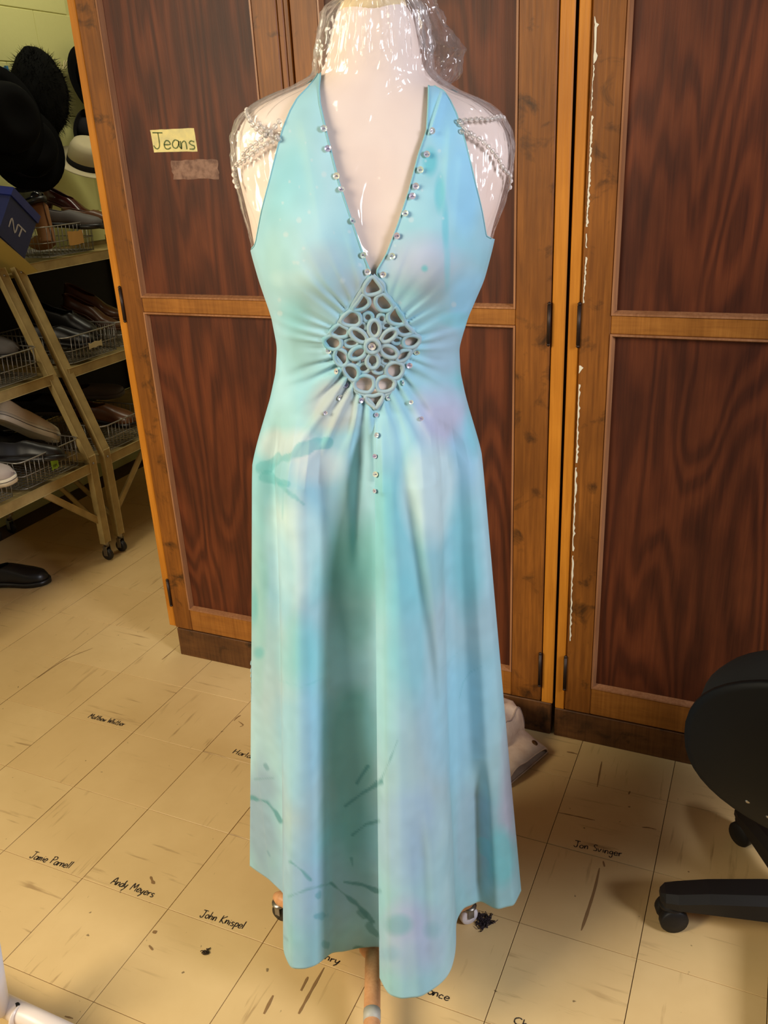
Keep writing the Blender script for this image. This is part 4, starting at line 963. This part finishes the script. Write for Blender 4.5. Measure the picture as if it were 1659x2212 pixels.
LTAN = mat('tan_suede', S(150, 104, 62), .75); CNV = mat('cream_canvas', S(206, 190, 160), .85); RUB = mat('off_white_rubber', S(226, 216, 192), .5); GCV = mat('grey_canvas', S(176, 164, 158), .85); TANL = mat('tan_lining', S(190, 126, 60), .6); DKL = mat('dark_lining', S(40, 32, 28), .7)
bump(CNV, noise(CNV, mapped(CNV, (400, 400, 400)), 1, 2), .2, .001)
R = math.radians
_p = onx(-12, 905, -2.46)
shoe('canvas_shoe', 'cream canvas shoe tilted toe down with a thick white sole', tuple(_p), R(80), R(36), R(-14), CNV, RUB, DKL, .27, 0, .07, .030, .45, True)
shoe('leather_shoe', 'black shoe with a tan insole below the cream canvas shoe', (-2.45, 2.04, .475), R(40), R(3), R(-18), LB, LB, TANL, .26, .01, .085)
shoe('canvas_shoe', 'grey canvas sneaker toe at the left picture edge', (-2.50, 1.86, .47), R(28), R(2), R(10), GCV, RUB, DKL, .27, 0, .08, .026, .5, True)
shoe('leather_shoe', 'glossy black shoe at the right end of the green tagged basket', (-2.66, 2.25, .44), R(12), R(0), R(0), LB, LB, DKL, .24, .01, .075)
shoe('leather_shoe', 'grey edged black shoe under the slanted posts on the lowest shelf', (-2.74, 2.46, .51), R(30), R(-4), R(20), LB, LGR, DKL, .27, .01, .085)
shoe('leather_shoe', 'black shoe with brown toe on the lowest shelf by the cabinet', (-2.54, 2.58, .475), R(14), R(4), R(6), LBR, LB, LRD, .27, .01, .08)
shoe('slipper', 'grey strapped slipper lying across the lowest shelf by the cabinet', (-2.66, 2.62, .53), R(48), R(0), R(14), LGR, LGR, DKL, .27, .012, .05)
shoe('loafer', 'black loafer with worn brown insole on the middle shelf', (-2.64, 2.50, .79), R(30), R(4), R(0), LB, LB, LBR, .27, .01, .08)
shoe('ankle_boot', 'black slip-on boot with a wide open top on the middle shelf', (-2.70, 2.62, .82), R(20), R(10), R(12), LB, LB, DKL, .26, .02, .12, .018, .6)
shoe('pump', 'shiny brown pump next to the cabinet hinge on the middle shelf', (-2.72, 2.80, .84), R(22), R(14), R(0), LBR, LBR, DKL, .25, .05, .06, .008)
shoe('pump', 'second shiny brown pump behind the first on the middle shelf', (-2.78, 2.88, .87), R(24), R(14), R(4), LBR, LBR, DKL, .25, .05, .06, .008)
shoe('leather_shoe', 'black shoe at the left picture edge on the middle shelf', (-2.63, 2.02, .79), R(20), R(2), R(0), LB, LB, DKL, .27, .01, .09)
shoe('leather_shoe', 'dark grey shoe behind the near slanted post on the middle shelf', (-2.72, 2.22, .81), R(18), R(2), R(0), LGR, LB, DKL, .27, .01, .10)
shoe('pump', 'oxblood patent heel at the back of the top shelf', (-2.84, 2.93, 1.25), R(15), R(12), R(0), LRD, LRD, DKL, .25, .05, .065, .008)
shoe('leather_shoe', 'grey shoe resting at the front of the top basket', (-2.70, 2.745, 1.20), R(30), R(3), R(0), LGR, LB, DKL, .25, .01, .07)
shoe('leather_shoe', 'brown flat shoe in the top basket touching the cabinet edge', (-2.70, 2.88, 1.19), R(24), R(3), R(0), LBR, LBR, DKL, .26, .01, .07)
shoe('leather_shoe', 'black patent shoe with a bright glint behind the tan boot', (-2.84, 2.66, 1.25), R(8), R(-12), R(0), mat('black_patent', S(16, 15, 15), .12), LB, DKL, .26, .02, .08)
shoe('leather_shoe', 'black shoe on the floor under the near rack', (-2.60, 1.98, .001), R(30), 0, 0, LB, LB, DKL, .28, .012, .09)
# tan suede boot standing shaft up in the top basket
bt = empty('suede_boot', (-2.62, 2.46, 1.115), 'tan suede boot standing upright in the top basket', 'boot')
P = spline([onx(104, 528, -2.60), onx(98, 500, -2.615), onx(88, 466, -2.63), onx(80, 436, -2.64)], 6); tube('shaft', P, np.interp(np.linspace(0, 1, len(P)), [0, .4, .85, 1], [.030, .031, .036, .020]), LTAN, bt, 18)
tube('seam', P+np.array([.036, -.008, 0]), .002, LBR, bt, 5)
_f = P[0]
tube('foot', spline([_f+np.array([0, 0, .012]), _f+np.array([-.05, .012, .005]), _f+np.array([-.11, .02, 0])], 5), np.interp(np.linspace(0, 1, 11), [0, .6, 1], [.030, .028, .012]), LTAN, bt, 16)

# blue shoe box with white print and a leaning card lid
M_BLUE = mat('blue_card', S(24, 40, 128), .4); M_BLUED = mat('dark_blue_card', S(20, 32, 96), .45); M_PRINT = mat('white_print', S(190, 190, 200), .6); M_LID = mat('yellow_edged_card', S(168, 146, 74), .7)
def obox(name, c, ax, ay, az, m_, parent):
    c, ax, ay, az = (np.asarray(v, float) for v in (c, ax, ay, az)); V = [c+i*ax/2+j*ay/2+k*az/2 for i in (-1, 1) for j in (-1, 1) for k in (-1, 1)]
    return mesh(name, V, [(0, 1, 3, 2), (4, 6, 7, 5), (0, 4, 5, 1), (2, 3, 7, 6), (0, 2, 6, 4), (1, 5, 7, 3)], m_, parent)
bx = empty('shoe_box', (-2.60, 2.47, 1.2), 'blue cardboard shoe box tilted on the top shelf at the left picture edge', 'box')
Rb = np.array(Matrix.Rotation(R(-38), 3, 'X') @ Matrix.Rotation(R(12), 3, 'Z')); ax_, ay_, az_ = Rb[:, 0], Rb[:, 1], Rb[:, 2]
cb = onx(-6, 484, -2.60)
obox('box_body', cb, ax_*.17, ay_*.17, az_*.16, M_BLUED, bx); obox('box_lid', cb+az_*.085, ax_*.18, ay_*.18, az_*.03, M_BLUE, bx); obox('lid_stripe', cb+az_*.101+ay_*.045, ax_*.15, ay_*.02, az_*.001, M_PRINT, bx); obox('lid_panel', cb+az_*.101-ay_*.04, ax_*.13, ay_*.06, az_*.001, mat('pale_blue_print', S(70, 110, 180), .5), bx)
lettering('NT', cb+ax_*.0856-ay_*.05-az_*.03, ay_, az_, ax_, .09, .035, M_PRINT, bx, .007, 'lettering') if 'N' in G else None
cl = empty('card_sheet', (-2.50, 2.06, 1.22), 'yellow edged card leaning against the blue shoe box', 'card')
a_, b_ = onx(-30, 495, -2.47), onx(72, 583, -2.47); dirv = (b_-a_); n_ = np.array([-.35, -.35, .1])
obox('sheet', (a_+b_)/2+np.array([-.06, 0, -.02]), dirv, np.array([.16, .0, .03]), np.array([0, .003, .004]), M_LID, cl)

# ------------------------------------------------------------------ hats hung on the block wall above the racks
M_FUR = mat('black_fur', S(7, 7, 6), .85, spec=.1); M_FELT = mat('black_felt', S(9, 9, 9), .9, spec=.08); M_FELT2 = mat('charcoal_felt', S(40, 39, 42), .9, spec=.1); M_STRAW = mat('cream_felt', S(196, 184, 148), .8)
def fur_hat(name, c, rad, label):
    h = empty(name, (c[0], c[1], c[2]-rad[2]), label, 'hat'); V = []; Fc = []; c = np.asarray(c, float); rad = np.asarray(rad)
    th = np.linspace(0, 2*np.pi, 40, endpoint=False); rings = []
    for p in np.linspace(-np.pi/2+.05, np.pi/2-.05, 24):
        q = np.stack([np.cos(p)*np.cos(th), np.cos(p)*np.sin(th), np.full(40, np.sin(p))], -1); rings.append(c+q*rad*(1+.08*vnoise(q*3+5))[:, None])
    loft('crown', rings, M_FUR, h)
    for _ in range(2600):
        v = nrg.normal(size=3); v /= np.linalg.norm(v); p = c+v*rad*.97; t = np.cross(v, nrg.normal(size=3)); t /= np.linalg.norm(t); u = np.cross(v, t)
        tip = p+(v*.55+nrg.normal(size=3)*.4)*.028+np.array([0, 0, -.008]); k = len(V); V += [p+t*.0014, p-t*.0007+u*.0012, p-t*.0007-u*.0012, tip]; Fc += [(k, k+1, k+3), (k+1, k+2, k+3), (k+2, k, k+3)]
    tag(mesh('fur', V, Fc, M_FUR, h), kind='stuff')
def brim_hat(name, c, axis, r0, label, m_, brim=.055, hh=.11, band=None):
    h = empty(name, (c[0], c[1], c[2]-r0-brim), label, 'hat')
    lathe('crown', [(r0*1.02, 0), (r0, hh*.4), (r0*.93, hh*.75), (r0*.78, hh*.97), (r0*.5, hh), (r0*.3, hh*.93), (.004, hh*.9)], c, m_, h, 32, axis)
    lathe('brim', [(r0*.98, .002), (r0+brim*.5, -.002), (r0+brim, .010), (r0+brim+.002, .013), (r0+brim*.5, .003), (r0*.98, .006)], c, m_, h, 36, axis)
    if band: lathe('band', [(r0*1.03, .004), (r0*1.035, .006), (r0*1.02, .028), (r0*1.0, .03)], c, band, h, 32, axis)
    return h
pF = onx(88, 200, -2.855); fur_hat('fur_hat', pF, (.075, .135, .165), 'shaggy black fur hat hanging highest on the block wall')
p = onx(52, 322, -2.755); brim_hat('felt_hat', p, (1, -.25, .2), .11, 'black felt hat with a dark band hanging under the fur hat', M_FELT, .055, .10, mat('satin_band', S(30, 27, 30), .3))
p = onx(-2, 258, -2.63); brim_hat('felt_hat', p, (1, -.1, .1), .12, 'charcoal felt hat at the left picture edge on the block wall', M_FELT, .06)
p = onx(202, 180, -2.88); brim_hat('felt_hat', p, (1, 0, .25), .105, 'charcoal felt hat peeking out beside the cabinet edge', M_FELT, .05)
p = onx(180, 280, -2.90); brim_hat('felt_hat', p, (1, .1, -.2), .055, 'grey felt hat between the black hats and the cabinet', M_FELT2, .03, .07)
p = onx(190, 356, -2.76); brim_hat('straw_hat', p, (.45, -.15, .9), .085, 'cream brimmed hat beside the cabinet edge above the top shelf', M_STRAW, .06, .10, M_FELT2)
cp = empty('clothespin', onx(14, 172, -2.93), 'blue clothespin clipped beside the fur hat', 'clothespin'); M_PIN = mat('blue_plastic', S(70, 130, 176), .4)
bar('jaw', onx(18, 172, -2.92), onx(6, 147, -2.92), .009, .009, M_PIN, cp, (1, 0, 0)); bar('jaw', onx(19, 172, -2.92), onx(13, 143, -2.92), .009, .009, M_PIN, cp, (1, 0, 0))
rb = empty('ribbon', onx(150, 150, -2.93), 'cream ribbon bow hanging beside the fur hat', 'ribbon'); M_RIB = mat('cream_ribbon', S(214, 200, 150), .7)
for pts_ in ([(134, 152), (131, 140), (128, 131)], [(136, 150), (138, 138), (139, 131)], [(139, 146), (146, 130), (156, 134), (166, 145)], [(140, 150), (152, 138), (164, 150)]): tube('strand', spline([onx(x, y, -2.925) for x, y in pts_], 5), .003, M_RIB, rb, 5)

# ------------------------------------------------------------------ office chair at the right edge
M_CHB = mat('black_chair_plastic', S(24, 22, 22), .5, spec=.3); M_CHF = mat('black_chair_fabric', S(22, 21, 21), .9, spec=.15); M_CHS = mat('black_chair_shell', S(9, 8, 8), .6, spec=.12)
ch = empty('office_chair', (.20, 1.41, 0), 'black swivel office chair with its back to the camera at the right edge', 'chair')
BC = np.array([.205, 1.415])
lathe('hub', [(.02, .07), (.045, .07), (.05, .085), (.045, .13), (.03, .14)], (BC[0], BC[1], 0), M_CHB, ch, 24)
tube('gas_column', [(BC[0], BC[1], .12), (BC[0], BC[1], .40)], .024, M_CHB, ch, 18)
for k in range(5):
    a = math.atan2(1.36-BC[1], -.045-BC[0]) - k*2*math.pi/5; u = np.array([math.cos(a), math.sin(a)]); nrm = np.array([-u[1], u[0]]); rings = []
    for r_, hw, z0, z1 in ((.035, .036, .068, .125), (.10, .034, .068, .120), (.2, .031, .066, .106), (.255, .029, .064, .094), (.278, .024, .064, .090), (.287, .012, .068, .084)):
        p = BC+u*r_; rings.append([(*(p+nrm*y), z) for y, z in ((-hw, z0), (hw, z0), (hw, z1-.014), (hw*.6, z1), (-hw*.6, z1), (-hw, z1-.014))])
    loft('base_leg', rings, M_CHB, ch, True, False)
    p = BC+u*.262; ca = a+R(100 if k == 0 else 60+k*50); w_ = np.array([math.cos(ca), math.sin(ca), 0]); q = p-u*.0
    for sg in (-1, 1): lathe('caster_wheel', [(.006, -.010), (.022, -.010), (.0275, -.006), (.0275, .006), (.025, .0095), (.006, .011)], (*q, .0275) + w_*.016*sg, M_CHB, ch, 22, tuple(w_*sg))
    lathe('caster_hood', [(.010, .045), (.024, .046), (.026, .056), (.014, .066)], (*q, 0), M_CHB, ch, 18)
# seat pad
def pad(name, c, e1, e2, e3, a, b, th_, m_, dome=0., n=48, pw=2.6, back=0.):
    c, e1, e2, e3 = (np.asarray(v, float) for v in (c, e1, e2, e3)); t = np.linspace(0, 2*np.pi, n, endpoint=False)
    X = a*np.sign(np.cos(t))*np.abs(np.cos(t))**(2/pw); Y = b*np.sign(np.sin(t))*np.abs(np.sin(t))**(2/pw); rings = []
    for k, h in ((.02, -back), (.5, -back*.75), (.85, -back*.3+.002), (.95, .004), (1.0, .3*th_), (1.0, .65*th_), (.96, .9*th_), (.88, th_), (.5, th_+dome*.7), (.02, th_+dome)):
        rings.append(c+np.outer(X*k, e1)+np.outer(Y*k, e2)+e3*h)
    return loft(name, rings, m_, ch)
pad('seat', (.205, 1.42, .405), (1, 0, 0), (0, 1, 0), (0, 0, 1), .235, .235, .065, M_CHF, .012)
tilt = R(16); up = np.array([0, -math.sin(tilt), math.cos(tilt)]); fw = np.array([0, math.cos(tilt), math.sin(tilt)]); yw = R(-10)
rot = lambda v: np.array([v[0]*math.cos(yw)-v[1]*math.sin(yw), v[0]*math.sin(yw)+v[1]*math.cos(yw), v[2]])
up, fw, sd_ = rot(up), rot(fw), rot(np.array([1, 0, 0])); bc = np.array([.158, 1.11, .60])
pad('back_shell', bc, sd_, up, fw, .215, .175, .022, M_CHS, 0, 48, 2.3, .03); pad('back_cushion', bc+fw*.022, sd_, up, fw, .208, .168, .075, M_CHF, .02, 48, 2.3)
for dx, dz in ((-.115, -.085), (-.085, -.105)): lathe('screw', [(.004, 0), (.004, .002), (.002, .003)], bc+sd_*dx+up*dz-fw*.012, M_STEEL, ch, 8, tuple(-fw))
bar('back_bar', bc-up*.06-fw*.034, np.array([.2, 1.33, .40]), .07, .02, M_CHB, ch); 

# ------------------------------------------------------------------ crumpled beige jeans on the floor behind the dress
M_JEAN = mat('beige_denim', S(206, 178, 152), .85); M_JIN = mat('denim_inside', S(150, 128, 116), .9); M_BTN = mat('brass_button', S(110, 84, 50), .4, .8)
lk(M_JEAN, ramp(M_JEAN, noise(M_JEAN, mapped(M_JEAN, (1, 1, 1)), 30, 4), [(.3, S(190, 160, 136)), (.7, S(216, 190, 164))]), bsdf(M_JEAN).inputs['Base Color'])
jn = empty('jeans', onz(1120, 1660), 'crumpled beige denim jeans on the floor behind the dress hem', 'jeans')
A0 = onz(1108, 1692); B0 = onz(1178, 1632); wv_ = B0-A0; Lw = np.linalg.norm(wv_); wv_ /= Lw; iv = np.cross([0, 0, 1], wv_); iv = iv if iv[0] < 0 else -iv      # iv points away from the opening
c0 = (A0+B0)/2 - wv_*.01; rings = []; hw = Lw/2+.02
for t, hgt, sc in ((0, .034, 1.0), (.03, .046, 1.0), (.06, .062, 1.0), (.09, .078, .98), (.13, .092, .92), (.17, .095, .82), (.21, .08, .7), (.24, .05, .55), (.26, .012, .4)):
    r_ = []
    for a in np.linspace(0, 2*np.pi, 44, endpoint=False):
        x = hw*sc*math.cos(a); z = (hgt*max(math.sin(a), 0)**.8 + (.003 if math.sin(a) < 0 else 0)); z *= 1+.25*float(vnoise(np.array([x*22, t*22, 3.])))
        r_.append(c0+iv*t+wv_*x+np.array([0, 0, .002+max(z, .0008)]))
    rings.append(r_)
leg = loft('trouser_body', rings, M_JEAN, jn, False, True); sm_ = leg.modifiers.new('denim', 'SOLIDIFY'); sm_.thickness = .0025
tube('waist_hem', np.array(rings[0]), .0022, M_JEAN, jn, 6, True)
loft('inside', [[np.array(p)*.97+np.mean(rings[1], 0)*.03 for p in rings[1]], [np.mean(rings[3], 0)+(np.array(p)-np.mean(rings[3], 0))*.5 for p in rings[3]]], M_JIN, jn, True, True)
tube('seam', [np.array(rings[k][9])+np.array([0, 0, .001]) for k in range(1, 8)], .0012, M_JIN, jn, 5); tube('yoke_seam', [np.array(rings[2][k])+np.array([0, 0, .001]) for k in range(2, 20)], .0012, M_JIN, jn, 5)
_t = BVHTree.FromPolygons([v.co for v in leg.data.vertices], [tuple(p_.vertices) for p_ in leg.data.polygons]); pb, nb, _, _ = hit(1154, 1606, _t)
if pb is not None:
    nb = nb if nb.dot(Vector(ray(1154, 1606))) < 0 else -nb
    lathe('button', [(.009, 0), (.0095, .002), (.007, .004), (.004, .0035), (.002, .005)], pb, M_BTN, jn, 16, tuple(nb))
# folded leg lying on top, towards the cabinet
rings = []; c1 = onz(1068, 1622)
for t, hgt, sc in ((0, .06, .7), (.012, .10, .95), (.04, .125, 1.0), (.08, .13, 1.0), (.13, .12, .95), (.18, .08, .8), (.21, .02, .5)):
    r_ = []
    for a in np.linspace(0, 2*np.pi, 40, endpoint=False):
        x = .07*sc*math.cos(a); z = .02+hgt*max(math.sin(a), 0)**.7; z *= 1+.22*float(vnoise(np.array([x*30+5, t*26, 8.])))
        r_.append(c1+np.array([.055-t, .03*math.sin(t*9), 0])+np.array([.25, .97, 0])*x+np.array([0, 0, z]))
    rings.append(r_)
loft('folded_leg', rings, M_JEAN, jn, True, True)
tube('leg_hem', np.array(rings[1])[1:20], .0018, M_JIN, jn, 5)

# ------------------------------------------------------------------ white tube base of a garment rack at the lower left corner
gr = empty('garment_rack', onz(-20, 2160), 'white tubular foot of a garment rack in the lower left corner', 'garment rack'); M_TUBE = mat('white_tube', S(232, 216, 206), .32)
a_ = onz(-120, 2110, .06); b_ = onz(260, 2290, .06); du = (b_-a_)/np.linalg.norm(b_-a_)
tube('foot_tube', [a_, b_], .0185, M_TUBE, gr, 24)
j_ = onz(40, 2196, .06); tube('joint_ring', [j_-du*.002, j_+du*.001], .0205, M_TUBE, gr, 24)
h_ = onz(36, 2172, .078); lathe('hole', [(.0055, -.001), (.0055, .0006), (.001, .0006)], h_, M_BLACK, gr, 14, (-.1, -.25, .95))
s_ = onz(-8, 2178, .07); sv = onz(-32, 2040, .24); tube('upright_sleeve', [s_, sv], .0225, M_WHITE, gr, 24)
lathe('caster', [(.004, -.008), (.018, -.008), (.02, 0), (.018, .008), (.004, .008)], (*(a_-du*.02+(b_-a_)*.0)[:2], .02), M_CASTER, gr, 18, (1, .3, 0)); lathe('caster', [(.004, -.008), (.018, -.008), (.02, 0), (.018, .008), (.004, .008)], (*(b_+du*.01)[:2], .02), M_CASTER, gr, 18, (1, .3, 0))
bar('caster_stem', (*(a_-du*.02)[:2], .02), (*(a_)[:2], .06), .01, .01, M_STEEL, gr); bar('caster_stem', (*(b_+du*.01)[:2], .02), (*(b_-du*.01)[:2], .06), .01, .01, M_STEEL, gr)

# ------------------------------------------------------------------ small litter on the floor
def fuzz(name, x, y, r_, n, m_, label, cat):
    c = onz(x, y); o = empty(name, c, label, cat); ps = []
    for _ in range(n):
        p = c+np.array([*nrg.normal(size=2)*r_*.5, .002+abs(nrg.normal())*r_*.12]); q = [p]
        for _ in range(4): q.append(q[-1]+np.array([*nrg.normal(size=2)*r_*.35, 0])+np.array([0, 0, nrg.normal()*r_*.08])); q[-1][2] = max(q[-1][2], .0012)
        ps.append(q)
    tag(tubes('fibres', ps, .0009, m_, o, 4), kind='stuff')
fuzz('lint_ball', 1046, 1990, .012, 70, mat('dark_lint', S(50, 38, 42), .9), 'dark tuft of lint on the floor right of the dress hem', 'lint')
fuzz('lint_ball', 445, 2058, .006, 22, mat('brown_lint', S(60, 44, 28), .9), 'small dark fluff on the floor below the name John Knispel', 'lint')
for x, y, lb in ((398, 1412, 'white paint crumb on the floor by the cabinet corner'), (1506, 1900, None)):
    if lb:
        c = onz(x, y); o = lathe('paint_crumb', [(.001, 0), (.004, .001), (.0045, .003), (.001, .005)], c, M_CHIP, None, 7, (.2, .1, 1)); tag(o, lb, 'crumb')
# scuff marks worn into the tiles
M_SCUFF = mat('scuff_mark', S(140, 106, 64), .7)
def scuff(pts, w_):
    P = np.array([onz(x, y, .0005) for x, y in pts]); P = spline(P, 4); T = np.gradient(P, axis=0); T /= np.linalg.norm(T, axis=1)[:, None]; N = np.cross([0, 0, 1], T); V = []
    for i in range(len(P)):
        k = w_*(math.sin(math.pi*(i+.4)/(len(P)))**.5)*rng.uniform(.6, 1.2); V += [P[i]+N[i]*k/2, P[i]-N[i]*k/2]
    mesh('scuff_mark', V, [(2*i, 2*i+1, 2*i+3, 2*i+2) for i in range(len(P)-1)], M_SCUFF, floor)
for pts_, w_ in [([(505, 1557), (512, 1550), (520, 1545)], .004), ([(515, 1558), (525, 1566), (518, 1570)], .003), ([(325, 1893), (330, 1905), (334, 1909)], .007), ([(330, 2012), (338, 2014)], .010), ([(322, 2042), (330, 2052)], .005), ([(1224, 1624), (1236, 1626), (1247, 1629)], .005), ([(1387, 1787), (1402, 1788), (1418, 1792)], .0035), ([(1303, 1860), (1306, 1872)], .004), ([(1295, 1875), (1285, 1920), (1268, 1975), (1256, 2010)], .006), ([(1206, 1755), (1240, 1762), (1285, 1772)], .003), ([(1361, 1709), (1358, 1716)], .004), ([(1486, 1882), (1489, 1884)], .004), ([(700, 2090), (672, 2140), (645, 2190)], .006), ([(665, 2110), (650, 2140)], .005), ([(590, 2150), (570, 2190)], .006), ([(1290, 1700), (1296, 1665), (1300, 1645)], .004), ([(140, 2195), (158, 2200)], .004), ([(80, 1465), (140, 1425), (200, 1400)], .003), ([(380, 1400), (350, 1425)], .003)]: scuff(pts_, w_)
